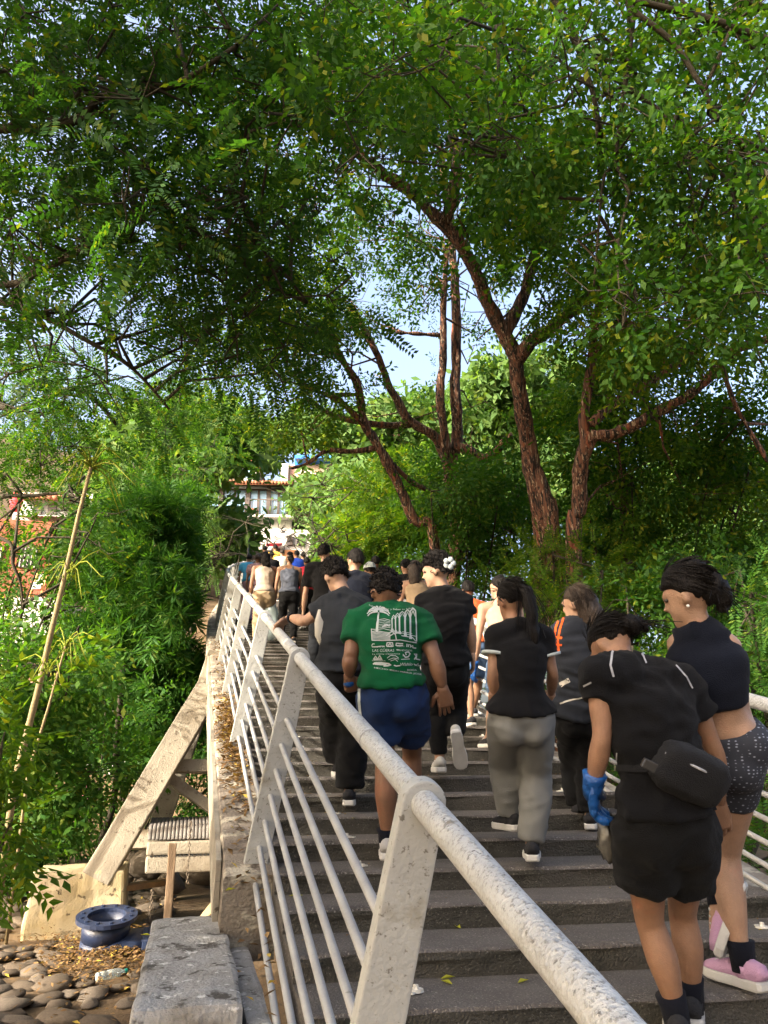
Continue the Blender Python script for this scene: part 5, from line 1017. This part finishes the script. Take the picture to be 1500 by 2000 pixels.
    res['o'] = o; res['s'] = s; res['P'] = P; return res
def px(D, **k): return {n: at(v[0], v[1], D+(v[2] if len(v) > 2 else 0)) for n, v in k.items()}
def drape(bv, px_, py_, off=.003):
    """point on a garment under the given place of the print"""
    d = ray(px_, py_).normalized(); hit = bv.ray_cast(CAM, d)
    return None if hit[0] is None else hit[0] + (hit[1] if hit[1].dot(d) < 0 else -hit[1])*off
def bvh_of(o):
    vs = [v.co + base_of(o) for v in o.data.vertices]; return BVHTree.FromPolygons(vs, [tuple(p.vertices) for p in o.data.polygons])
def strokes(bv, lines, mb, off=.003):
    """polylines (points, width) drawn on a garment as thin print"""
    for pts, w_ in lines:
        P = []
        for i in range(len(pts)-1):
            a, c_ = pts[i], pts[i+1]; n = max(1, int(math.hypot(c_[0]-a[0], c_[1]-a[1])/3)); P += [(lerp(a[0], c_[0], j/n), lerp(a[1], c_[1], j/n)) for j in range(n)]
        P.append(pts[-1]); row = []
        for i, p in enumerate(P):
            q = P[min(i+1, len(P)-1)]; r_ = P[max(0, i-1)]; tx, ty = q[0]-r_[0], q[1]-r_[1]; l_ = math.hypot(tx, ty) or 1; nx_, ny_ = -ty/l_, tx/l_; ww = w_*.5 if not callable(w_) else w_(i/(len(P)-1))*.5
            a = drape(bv, p[0]+nx_*ww, p[1]+ny_*ww, off); c_ = drape(bv, p[0]-nx_*ww, p[1]-ny_*ww, off); row.append((a, c_))
        for i in range(len(row)-1):
            if all(x is not None for x in row[i]+row[i+1]): mb.add([row[i][0], row[i][1], row[i+1][1], row[i+1][0]], [(0,1,2,3)])
def print_text(bv, txt, x, y, size, mb, width=None, curve=0.0, slope=0.0, off=.003, shear=0.0):
    """lettering printed on a garment: x,y left baseline"""
    cu = bpy.data.curves.new('txt', 'FONT'); cu.body = txt; cu.size = 1; cu.resolution_u = 2; cu.shear = shear; o = bpy.data.objects.new('txt', cu); COL.objects.link(o)
    me = bpy.data.meshes.new_from_object(o.evaluated_get(bpy.context.evaluated_depsgraph_get())); bpy.data.objects.remove(o); bpy.data.curves.remove(cu)
    xs_ = [v.co.x for v in me.vertices]; w0 = max(xs_) or 1; sx = (width/w0) if width else size; vs = []
    for v in me.vertices:
        u = v.co.x*sx; vs.append(drape(bv, x+u, y-v.co.y*size+slope*u+curve*((u/(w0*sx)-.5)**2-.25)*4, off))
    mb.add([p if p is not None else V(0,0,-5) for p in vs], [tuple(p.vertices) for p in me.polygons if all(vs[i] is not None for i in p.vertices)]); bpy.data.meshes.remove(me)
# ---------------------------------------------------------------- the near climbers
UPZ = V(0,0,1)
# man in the green printed T-shirt
D = stair_hit(757, 1690)
J = px(D, head=(752,1156,.16), neck=(752,1192,.12), shL=(700,1214,.10), shR=(820,1214,.10), elL=(684,1282,.0), wrL=(682,1322,.04), fiL=(690,1350,.09), elR=(850,1288,-.02), wrR=(865,1345,-.02), fiR=(874,1395,.0), hipL=(735,1352,0), hipR=(796,1352,0), knL=(752,1490,.06), anL=(757,1643,0), toL=(761,1640,.24), knR=(805,1470,.30), anR=(800,1592,.30), toR=(803,1585,.54))
J['thL'] = RT; J['thR'] = -RT; J['pnL'] = FW; J['pnR'] = FW
g = person('stocky man in green T-shirt with white back print and navy shorts', J, 1.74, 'brown', dict(m=C['green_jersey'], hem=.10, sleeve=.62, off=.018, fold=.007, flare=.05, slv=1.20, name='t_shirt'), dict(m=C['navy_shorts'], to=.68, off=.018, waist=.14, flare=.026, fold=.0035, seat=.95), ('afro', HAIR, .98), (0,1,-.45), .25, (.98,1.04,1.04), shoes=(SHOEG, RUB), arm=1.08, legw=1.02, socks=(C['sock_black'], .16), curlL=.9)
bv = bvh_of(g['shirt']); pm_ = MB(); Z = lambda cx, cy: (660+cx/5.263, 1120+cy/5.263)
def zl(pts, w_): return ([Z(*p) for p in pts], w_)
S_ = [zl([(402,600),(408,520),(415,440),(418,400)], lambda t: 5.2-2.6*t)]
for k in range(10):                                    # palm fronds
    a = math.pi*(1.12-k*.1378); ca, sa = math.cos(a), math.sin(a); ex, ey = 418+112*ca, 384-52*sa; dr = 34*abs(ca)+4
    S_.append(zl([(418+10*ca,388-6*sa),(418+60*ca, 384-44*sa),(418+96*ca, 386-50*sa+dr*.3),(ex+6*ca, ey+dr)], lambda t: 3.2-1.2*t))
for k in range(5):                                     # receding arcade
    x0 = [556,592,632,688,742][k]; x1 = [592,632,688,742,800][k]; tp = [430,412,392,374,362][k]; sp = [470,458,448,448,440][k]; bt = [575,590,600,620,650][k]; wd = [1.6,1.8,2.2,2.6,2.6][k]
    S_ += [zl([(x0,bt),(x0,sp)], wd*1.3), zl([(x0,sp),(x0+4,tp+22),((x0+x1)/2,tp),(x1-4,tp+22),(x1,sp)], wd), zl([(x0+6,sp+4),((x0+x1)/2,tp+20),(x1-6,sp+4)], wd*.6), zl([(x0-10,bt),(x0+14,bt+4)], wd*1.5), zl([(x0-12,bt+14),(x0+18,bt+20)], wd*1.2), zl([(x0-6,sp),(x0+8,sp)], wd*1.2)]
S_ += [zl([(800,440),(802,540),(805,700)], 2.4), zl([(345,570),(352,690),(470,690),(640,684),(806,712)], 1.8), zl([(345,575),(400,578),(470,570),(560,590),(640,610),(760,640),(806,650)], 1.2)]
for k in range(7): S_.append(zl([(352,600+k*13),(400,590+k*14),(470,604+k*12),(540,612+k*11)], 1.5))
for k in range(6): S_.append(zl([(420,480+k*16),(480,470+k*17),(540,486+k*15)], .9))
S_ += [zl([(455,555),(480,532),(505,530),(520,545)], 1.6), zl([(470,548),(540,535)], 1.2), zl([(500,640),(530,610),(560,600),(590,630),(600,680)], 2.0), zl([(520,655),(570,620),(625,612)], 1.8), zl([(545,600),(560,575),(575,600)], 1.8), zl([(650,640),(760,660),(800,700)], 1.3), zl([(660,600),(760,620)], 1.0)]
S_ += [zl([(350,742),(360,722),(380,726)], 1.6), zl([(350,752),(395,752),(440,750),(480,750)], 1.3), zl([(500,748),(506,712),(560,712),(566,750),(500,750)], 2.4), zl([(515,740),(535,722),(552,742)], 2.4), zl([(596,744),(600,716),(640,722),(668,722)], 2.4), zl([(600,742),(665,742)], 2.2), zl([(704,756),(708,722)], 2.2), zl([(720,756),(724,730),(745,734),(742,760),(765,738),(768,764),(800,768)], 2.2), zl([(600,782),(630,784)], 1.2)]
S_ += [zl([(368,884),(390,846),(410,880),(432,842),(456,884),(368,886)], 2.2), zl([(375,870),(450,872)], 1.8), zl([(506,870),(540,842),(590,846),(620,868)], 1.2), zl([(520,885),(570,868),(625,880)], 1.2), zl([(540,898),(590,882),(615,905)], 1.2), zl([(672,850),(668,830),(690,862),(720,856),(738,826),(720,806),(690,814),(700,838)], 2.6), zl([(648,884),(735,880)], 1.3), zl([(782,886),(800,850),(780,826),(806,830),(800,880),(840,888)], 2.2), zl([(364,936),(380,920),(450,918),(520,926),(545,944),(470,952)], 3.2), zl([(380,932),(500,938)], 3.0), zl([(576,944),(600,952),(640,946)], 2.2), zl([(776,930),(800,946),(820,922),(826,950),(850,934),(872,944)], 1.6)]
strokes(bv, S_, pm_)
tx = lambda s_, cx, cy, sz, wd, **k: print_text(bv, s_, *Z(cx, cy), sz, pm_, wd/5.263, **k)
tx('Sabemos Bailar y Beber tu Sabes', 318, 335, 4.6, 455, curve=-5.5, slope=.06)
tx('LAS GÜERAS', 355, 806, 7.6, 222); tx('-BANDIDOS-', 595, 796, 4.8, 170, slope=.04); tx('La Casita Campesina', 352, 834, 4.2, 284, shear=.3); tx('PANADERIA', 352, 902, 3.8, 140); tx('Wahlo', 632, 950, 8.5, 130, shear=.3, slope=-.02); tx('Kuxx', 780, 952, 5.0, 88, shear=.3); tx('ROCA', 708, 1000, 5.4, 100, slope=.05); tx('PUERTO', 604, 756, 3.6, 76); tx('HECHO CON MARIA JOSE', 372, 976, 4.4, 486, slope=.15, curve=0); tx('Centro de', 352, 762, 3.4, 128)
link('back_print', pm_.mesh('back_print'), C['white_print'], g['shirt'])['kind'] = 'stuff'
bs_ = bvh_of(g['bottom']); pm_ = MB(); strokes(bs_, [([(703,1332),(702,1370),(706,1405),(712,1432)], 5)], pm_, .004); link('side_stripe', pm_.mesh('side_stripe'), C['white_print'], g['bottom'])
gl = MB(); a = at(682, 1334, D+.06); gl.ell(a, (.03,.03,.022), None, 12, 8, fn=lambda p, q: q*(1+.3*noise.noise(p*3))); o = part('crumpled_glove', gl, GLOVE, smooth=True); tag(o, 'crumpled blue glove in the fist of the green shirted man', 'glove')

# bent woman in black, nearest
D = stair_hit(1335, 2035)
J = px(D, head=(1194,1262,.26), neck=(1224,1300,.14), shL=(1172,1322,.06), shR=(1338,1342,.12), elL=(1176,1440,.0), wrL=(1158,1538,.03), fiL=(1165,1625,.09), elR=(1398,1472,.12), wrR=(1406,1572,.2), fiR=(1414,1660,.22), hipL=(1256,1610,-.02), hipR=(1345,1610,.0), knL=(1268,1800,.06), anL=(1322,1985,.0), toL=(1318,1985,.25), knR=(1332,1785,.18), anR=(1350,1950,.15), toR=(1354,1945,.4))
J['thL'] = FW*.5+RT; J['pnL'] = RT-FW*.3; J['pnR'] = FW; J['thR'] = -RT
n_ = person('nearest woman bending forward in black T-shirt and shorts, blue glove on hand', J, 1.62, 'tan', dict(m=C['black_jersey'], hem=.10, sleeve=.42, off=.020, fold=.009, flare=.06, slv=1.25, name='t_shirt'), dict(m=C['black_shorts'], to=.58, off=.02, waist=.14, flare=.022, fold=.006), ('bun', HAIR, 1.02), (-.35,1,-.75), .45, (1.0,.94,.98), shoes=(SHOEB, RUB), gloves='L', socks=(C['sock_black'], .24), arm=1.0, legw=1.0, curlL=.55)
GREYP = M('reflective_piping', (.30,.30,.31), (.24,.24,.25), 20, .5)
bv = bvh_of(n_['shirt']); pm_ = MB(); strokes(bv, [([(1205,1258),(1196,1275),(1192,1300),(1198,1322)], 4.5), ([(1246,1266),(1256,1282),(1262,1296)], 3.5), ([(1320,1300),(1340,1322),(1352,1345)], 3), ([(1206,1470),(1203,1510),(1200,1552)], 2.5), ([(1140,1340),(1155,1332)], 3.5)], pm_); link('piping', pm_.mesh('piping'), GREYP, n_['shirt'])
# waist bag on her hip
wb = at(1345, 1510, D-.10); bag = root('waist_bag', wb, 'black padded waist bag on the hip of the bending woman', 'bag'); BAGM = cloth('black_nylon', (.010,.010,.011), None, .4, .7)
Mb = Matrix((RT, FW, UP)).transposed(); Mb = Mb @ Matrix.Rotation(.45, 3, 'Y')
b = MB(); b.ell(wb, (.125,.055,.085), Mb, 26, 18, fn=lambda p, q: V(math.copysign(abs(p.x)**.55, p.x)*.122, math.copysign(abs(p.y)**.8, p.y)*.055, math.copysign(abs(p.z)**.6, p.z)*.080)); me = b.mesh('pouch', True); wrinkle(me, .005, 22); link('pouch', me, BAGM, bag)
b = MB(); b.loft([wb+Mb @ V(-.11,-.03,.03), wb+Mb @ V(0,-.058,.035), wb+Mb @ V(.11,-.03,.03)], [.004]*3, n=6); link('zip', b.mesh('zip'), GREYP, bag)
bv = bvh_of(n_['bottom']); bv1 = bvh_of(n_['shirt']); b = MB(); strokes(bv1, [([(1205,1500),(1250,1500),(1290,1498)], 15), ([(1400,1540),(1350,1560)], 12)], b, .008); link('strap', b.mesh('strap'), BAGM, bag)
b = MB(); b.box(at(1268, 1494, D-.19), (.045,.02,.03), Mb); me = b.mesh('buckle'); bevel(me, .004); link('buckle', me, M('glossy_buckle', (.03,.03,.03), rough=.25, spec=.6), bag)
b = MB(); wq = at(1186, 1632, D+.10); b.ell(wq, (.035,.03,.085), None, 14, 10, fn=lambda p, q: q*(1+.35*noise.fractal(p*2.2,1,2,3))); o = part('litter_bag', b, M('dark_plastic', (.03,.03,.03), (.10,.09,.07), 8, .25, .3, 30, spec=.6), smooth=True); tag(o, 'dark crumpled plastic held in the blue glove of the bending woman', 'litter')

# woman at the right in navy crop top
D = stair_hit(1440, 1932)
J = px(D, head=(1342,1162,.05), neck=(1360,1212,.03), shL=(1326,1260,.10), shR=(1424,1264,-.02), elL=(1330,1375,.22), wrL=(1335,1460,.28), fiL=(1338,1500,.3), elR=(1450,1385,-.02), wrR=(1462,1460,.04), fiR=(1466,1520,.08), hipL=(1410,1460,.05), hipR=(1450,1462,-.02), knL=(1385,1605,.30), anL=(1404,1752,.10), toL=(1392,1862,.06), knR=(1420,1668,.12), anR=(1452,1880,.0), toR=(1395,1896,.12))
p_ = person('woman in sleeveless navy crop top and patterned shorts stepping up at the right', J, 1.66, 'light', dict(m=C['navy_knit'], hem=.42, sleeve=0, off=.010, neck=1.02, fold=.003, flare=0, strap=.70, high=True, name='crop_top'), dict(m=KNIT, to=.50, off=.008, waist=.22, flare=.003, fold=.002), ('updo', HAIR, 1.06), (-.75,1,-.62), .2, (1.02,.90,.96), shoes=(SHOEP, RUB), socks=(C['sock_black'], .20), arm=.86, legw=.98, footup={'L': RT*-.75+FW*.55+V(0,0,.25)})
b = MB(); 
for S2 in (1,): b.ell(p_['P'](-.080,-.004,-.055), (.006,.006,.006), None, 8, 6)
link('earring', b.mesh('earring', True), M('pearl', (.8,.78,.72), rough=.2), p_['o'])

# woman in grey sweatpants
D = stair_hit(1037, 1690)
J = px(D, head=(998,1174,.14), neck=(1006,1218,.10), shL=(970,1244,.06), shR=(1060,1246,.08), elL=(962,1312,.0), wrL=(964,1358,.03), fiL=(972,1400,.06), elR=(1080,1315,.04), wrR=(1076,1358,.18), fiR=(1058,1378,.25), hipL=(988,1400,0), hipR=(1046,1400,0), knL=(985,1492,.24), anL=(996,1592,.22), toL=(972,1606,.36), knR=(1047,1515,.12), anR=(1038,1648,0), toR=(1036,1650,.24))
J['pnL'] = FW+RT*.4; J['thL'] = RT
q_ = person('young woman in black top with white sleeve bands and grey sweatpants', J, 1.60, 'mid', dict(m=C['black_jersey'], hem=.08, sleeve=.50, off=.010, neck=.96, fold=.004, flare=.09, slv=1.12, name='top', crew=False), dict(m=C['grey_sweat'], to=1.96, off=.014, waist=.09, flare=.016, fold=.004, fsc=7, name='sweatpants', seat=.93), ('pony', HAIR, 1.02), (-.25,1,-.35), .15, (1.10,.86,.92), shoes=(SHOEB, RUB), arm=.90, legw=1.0)
for a, c_ in (('shL','elL'),('shR','elR')):
    b = MB(); e0 = lerp(J[a], J[c_], .46); e1 = lerp(J[a], J[c_], .54); b.loft([e0, e1], [.067,.066], n=18); link('sleeve_band', b.mesh('sleeve_band', True), C['white_print'], q_['shirt'])
# man in black T-shirt with flower in his hair
D = stair_hit(858, 1517)
J = px(D, head=(852,1114,.06), neck=(864,1150,.03), shL=(830,1178,.02), shR=(906,1178,.02), elL=(826,1232,.05), wrL=(836,1275,.12), fiL=(838,1300,.15), elR=(919,1230,.0), wrR=(923,1278,.04), fiR=(925,1312,.07), hipL=(850,1298,0), hipR=(889,1298,0), knL=(852,1395,.12), anL=(859,1484,.0), toL=(852,1486,.24), knR=(893,1385,.18), anR=(892,1440,-.04), toR=(900,1490,-.04))
k_ = person('man in black T-shirt and leggings, white shoes, pale flower in curly hair', J, 1.76, 'light', dict(m=C['black_jersey'], hem=.08, sleeve=.50, off=.018, fold=.006, flare=.06, slv=1.3, name='t_shirt'), dict(m=C['black_shorts'], to=1.88, off=.010, waist=.15, flare=.004, fold=.003, name='leggings'), ('curly', HAIR, 1.06), (-.9,.55,-.25), .1, (1.0,.98,1.04), shoes=(SHOEW, RUB), footup={'R': FW*.9+V(0,0,.3)})
b = MB(); fc = at(878, 1100, D-.06)
for i in range(5): a = i*1.257; b.ell(fc+RT*math.cos(a)*.026+UP*math.sin(a)*.026, (.02,.010,.02), None, 8, 6)
link('flower', b.mesh('flower', True), C['white_print'], k_['o'])
# man in charcoal T-shirt holding the rail
D = stair_hit(681, 1578)
lo, hi = 3.0, 8.0
for _ in range(40):
    mid = (lo+hi)/2
    if proj(SL(XH, mid, HH))[1] > 1234: lo = mid
    else: hi = mid
hr_ = SL(XH, lo, HH+.045); dh = proj(hr_)[2]; hp_ = proj(hr_)
J = px(D, head=(655,1126,.24), neck=(672,1160,.16), shL=(638,1186,.10), shR=(708,1190,.10), elL=(596,1214,.10), elR=(712,1248,.0), wrR=(708,1292,.1), fiR=(700,1322,.12), hipL=(650,1318,0), hipR=(690,1318,0), knL=(655,1412,.18), anL=(662,1492,.12), toL=(662,1492,.36), knR=(690,1432,.12), anR=(682,1546,-.02), toR=(683,1548,.22))
J['wrL'] = hr_+V(.07,-.05,.045); J['fiL'] = hr_+V(-.04,.05,-.035); J['pnL'] = V(-.2,.1,-1); J['thL'] = V(.3,-.9,.1)
r_ = person('curly haired man in charcoal T-shirt gripping the left handrail', J, 1.72, 'light', dict(m=C['charcoal_jersey'], hem=.09, sleeve=.60, off=.022, fold=.008, flare=.08, slv=1.3, name='t_shirt'), dict(m=C['black_shorts'], to=1.95, off=.026, waist=.14, flare=.020, fold=.006, name='trousers'), ('curly', HAIR, 1.04), (-.1,1,-.6), .3, (1.0,1.0,1.02), shoes=(SHOEB, RUB), curlL=.8)
b = MB(); P_ = [at(627,1192,D+.02), at(625,1215,D-.02), at(628,1240,D-.03), at(634,1268,D-.02)]; b.loft(P_, [.018,.026,.030,.012], [.010,.012,.010,.006], lat=RT, n=12); me = b.mesh('cloth_rag', True); wrinkle(me, .008, 16); o = link('cloth_rag', me, C['pale_cloth']); tag(o, 'pale cloth hanging at the side of the charcoal shirted man', 'cloth')
b = MB(); b.loft([J['wrL']+(J['elL']-J['wrL']).normalized()*.02, J['wrL']+(J['elL']-J['wrL']).normalized()*.045], [.034,.035], n=16); link('wristband', b.mesh('wristband'), C['sock_black'], r_['o'])
# person in dark jacket with orange stripes
D = stair_hit(1152, 1620)
J = px(D, head=(1126,1180,.06), neck=(1132,1216,.04), shL=(1100,1238,.02), shR=(1174,1238,.04), elL=(1092,1300,.06), wrL=(1108,1345,.16), fiL=(1118,1365,.2), elR=(1182,1300,.06), wrR=(1170,1345,.2), fiR=(1160,1365,.25), hipL=(1112,1392,0), hipR=(1152,1392,0), knL=(1118,1486,.18), anL=(1128,1575,.12), toL=(1128,1578,.36), knR=(1150,1495,.08), anR=(1152,1592,-.02), toR=(1152,1595,.22))
j_ = person('long haired person in dark track jacket with orange sleeve stripes', J, 1.62, 'light', dict(m=C['jacket_grey'], hem=-.02, sleeve=1.8, off=.030, fold=.009, flare=.03, slv=1.4, name='jacket'), dict(m=C['black_shorts'], to=1.95, off=.016, waist=.14, flare=.012, fold=.007, name='trousers'), ('long', HAIRB, 1.0), (-.75,1,-.2), .1, (1.05,1.0,1.0), shoes=(SHOEB, RUB))
bv = bvh_of(j_['shirt']); pm_ = MB(); strokes(bv, [([(1094,1205),(1086,1225),(1083,1245),(1086,1268)], 4), ([(1102,1204),(1094,1228),(1090,1250),(1092,1272)], 4), ([(1082,1244),(1098,1246)], 5), ([(1083,1258),(1098,1260)], 4)], pm_); link('orange_stripe', pm_.mesh('orange_stripe'), C['orange_tape'], j_['shirt'])
pm_ = MB(); strokes(bv, [([(1094,1338),(1112,1328)], 9), ([(1094,1374),(1120,1366),(1140,1362)], 3)], pm_); link('grey_panel', pm_.mesh('grey_panel'), C['pale_cloth'], j_['shirt'])

# ---------------------------------------------------------------- the rest of the crowd
def auto(px_, py_, Y, lean=.18, phase=1, turn=0.0, armL=(0,0), armR=(0,0)):
    """walking pose whose head top meets the given sight line at distance Y along the stairs"""
    d = ray(px_, py_); P = CAM+d*(Y/d.y); X = P.x; f = V(math.sin(turn), math.cos(turn), 0); r = V(f.y, -f.x, 0)
    zf = tread_z(X, Y-.05); h = (P.z-zf)/(.47+.53*math.cos(lean)+.005); h = max(1.4, min(1.92, h)); u = UPZ*math.cos(lean)+f*math.sin(lean)
    off = f*(-math.sin(lean)*.5*h); pl = V(X, Y, zf+.515*h)+off*.8; J = {}
    sm = pl+u*.305*h; J['neck'] = sm+u*.035*h; J['head'] = J['neck']+(u*.6+UPZ*.4).normalized()*.088*h
    for S_, sg in (('L',-1),('R',1)):
        J['sh'+S_] = sm+r*sg*.105*h-u*.005*h; ph = phase*sg; a, o_ = (armL if S_ == 'L' else armR)
        J['el'+S_] = J['sh'+S_]+(-UPZ+f*(.15*ph+a)+r*sg*(.16+o_)).normalized()*.178*h; J['wr'+S_] = J['el'+S_]+(-UPZ+f*(.3+.2*ph+a*1.5)+r*sg*(.02)).normalized()*.150*h; J['fi'+S_] = J['wr'+S_]+(J['wr'+S_]-J['el'+S_]).normalized()*.09
        hp = pl+r*sg*.052*h; J['hip'+S_] = hp
        if ph > 0: kn = hp+(-UPZ*.88+f*.45).normalized()*.238*h; yb = Y+.18; 
        else: kn = hp+(-UPZ+f*.10).normalized()*.240*h; yb = Y-.18
        fx = X+r.x*sg*.055*h; tz = tread_z(fx, yb+.08); an = V(fx, yb, tz+.085*h/1.7); J['kn'+S_] = kn; J['an'+S_] = an; J['to'+S_] = an+f*.2
    return J, h
def crowd(label, px_, py_, Y, top, bottom, hr=('short', HAIR), skin='tan', **k):
    pk = {q: k.pop(q) for q in ('lean','phase','turn','armL','armR') if q in k}; J, h = auto(px_, py_, Y, **pk)
    r = person(label, J, h, skin, top, bottom, hr, k.pop('face', (0,1,-.2)), near=k.pop('near', False), hands=k.pop('hands', True), **k); r['J'] = J; return r
T_ = lambda m, **k: dict(dict(m=C[m], name='t_shirt', hem=.06, sleeve=.55, off=.018, flare=.06), **k)
B_ = lambda m, **k: dict(dict(m=C[m], name='trousers', to=1.92, off=.016), **k)
TK = lambda m, **k: dict(dict(m=C[m], name='tank_top', hem=.08, sleeve=0, off=.010, neck=.93, strap=.55, flare=.05), **k)
crowd('man in navy shirt with thick dark hair behind the rail gripper', 693, 1076, 7.2, T_('navy_knit'), B_('black_shorts'), ('short', HAIR, 1.08), 'light', near='mid', face=(-.5,1,-.2), lean=.12)
crowd('tall curly haired man in black shirt ahead of the rail gripper', 634, 1066, 9.2, T_('black_jersey', sleeve=.75, slv=1.35), B_('charcoal_jersey'), ('curly', HAIR, 1.0), 'light', near='mid', face=(.6,1,-.2), phase=-1)
crowd('person in white cap and navy top partly hidden in the crowd', 722, 1100, 8.6, T_('navy_knit'), B_('black_shorts'), ('short', HAIR), 'mid', cap=(C['white_print'], -1), phase=-1)
crowd('person in black cap and black top beside the capped woman', 792, 1094, 9.6, T_('black_jersey'), B_('black_shorts'), ('short', HAIR), 'mid', cap=(C['black_jersey'], 1))
crowd('woman with dark cap and tan halter top behind the green shirt', 812, 1098, 8.4, TK('tan_knit', strap=.4), B_('black_shorts'), ('long', HAIRB, 1.05), 'light', cap=(C['black_jersey'], 1), face=(.7,.75,-.1), near='mid', phase=-1)
crowd('dark haired person between the white cap and the far crowd', 733, 1088, 11.0, T_('black_jersey'), B_('black_shorts'), ('short', HAIR), 'mid')
crowd('bare shouldered woman in nude tank behind the grey sweatpants, blue glove', 972, 1128, 5.9, TK('nude_knit'), B_('denim', to=.75, name='shorts'), ('pony', HAIR), 'light', near='mid', face=(-.5,1,-.3), gloves='L', phase=-1, lean=.2)
crowd('person in orange shirt and denim shorts beyond the black T-shirt', 912, 1142, 7.0, T_('orange_jersey', sleeve=.5), B_('denim', to=.8, name='shorts', flare=.03), ('short', HAIR), 'tan', near='mid', lean=.3, gloves='L')
r1 = crowd('woman in beige tank top and beige trousers near the left handrail', 518, 1079, 12.6, TK('beige_knit'), B_('beige_pants', off=.02), ('long', HAIR, .96), 'mid', w=(1.18,1.08,1.1), near='mid', lean=.2)
r2 = crowd('woman in slate grey tank top and black leggings carrying a plastic bag', 566, 1081, 12.4, TK('slate_knit', neck=.88), B_('black_shorts', off=.008), ('updo', HAIR, .82), 'tan', w=(1.2,1.05,1.08), near='mid', phase=-1, lean=.2)
crowd('person in bright red T-shirt beside the tall curly haired man', 599, 1090, 14.5, T_('red_jersey'), B_('black_shorts'), ('short', HAIR, 1.05), 'brown')
crowd('person in sky blue T-shirt leaning forward near the left railing', 487, 1084, 17.0, T_('sky_jersey'), B_('mauve', off=.012), ('short', HAIR), 'mid', lean=.3)
crowd('brown haired person in mauve top beyond the beige woman', 504, 1083, 15.6, T_('mauve'), B_('lilac'), ('bun', HAIRB, 1.05), 'mid')
crowd('person in royal blue T-shirt ahead of the slate tank top', 580, 1076, 18.5, T_('royal_jersey'), B_('black_shorts'), ('short', HAIR), 'mid', w=(1.1,1.1,1.15))
crowd('person in black shirt high on the stairs', 517, 1067, 23.0, T_('black_jersey'), B_('charcoal_jersey'), ('short', HAIR), 'mid')
crowd('person in yellow shirt and black shorts high on the stairs', 538, 1065, 24.5, T_('yellow_jersey'), B_('black_shorts', to=.8, name='shorts'), ('short', HAIR), 'mid')
crowd('person in pale top high on the stairs', 551, 1074, 22.0, T_('pale_cloth'), B_('tan_knit'), ('short', HAIRB), 'light')
crowd('person with black bun behind the sky blue shirt', 530, 1078, 19.5, T_('black_jersey'), B_('black_shorts'), ('bun', HAIR), 'mid')
crowd('person in white shirt next to the royal blue shirt', 592, 1080, 20.0, T_('white_print'), B_('red_jersey', to=.8, name='shorts'), ('short', HAIR), 'brown', phase=-1)
# plastic bag
m, t = _nodes('thin_plastic'); bs = t.nodes.new('ShaderNodeBsdfPrincipled'); tr = t.nodes.new('ShaderNodeBsdfTransparent'); mx = t.nodes.new('ShaderNodeMixShader'); oo = t.nodes.new('ShaderNodeOutputMaterial'); bs.inputs['Base Color'].default_value = (.55,.66,.66,1); bs.inputs['Roughness'].default_value = .25; mx.inputs[0].default_value = .68; t.links.new(tr.outputs[0], mx.inputs[1]); t.links.new(bs.outputs[0], mx.inputs[2]); t.links.new(mx.outputs[0], oo.inputs[0])
w0 = r2['J']['fiL']; b = MB(); b.loft([w0, w0+V(-.05,-.02,-.12), w0+V(-.08,-.03,-.3), w0+V(-.09,-.03,-.5), w0+V(-.08,-.03,-.58)], [.02,.10,.17,.18,.08], [.02,.07,.11,.12,.06], n=20); me = b.mesh('plastic_bag', True); wrinkle(me, .025, 12); o = link('plastic_bag', me, m); tag(o, 'translucent plastic rubbish bag hanging from the hand of the slate tank top woman', 'bag')
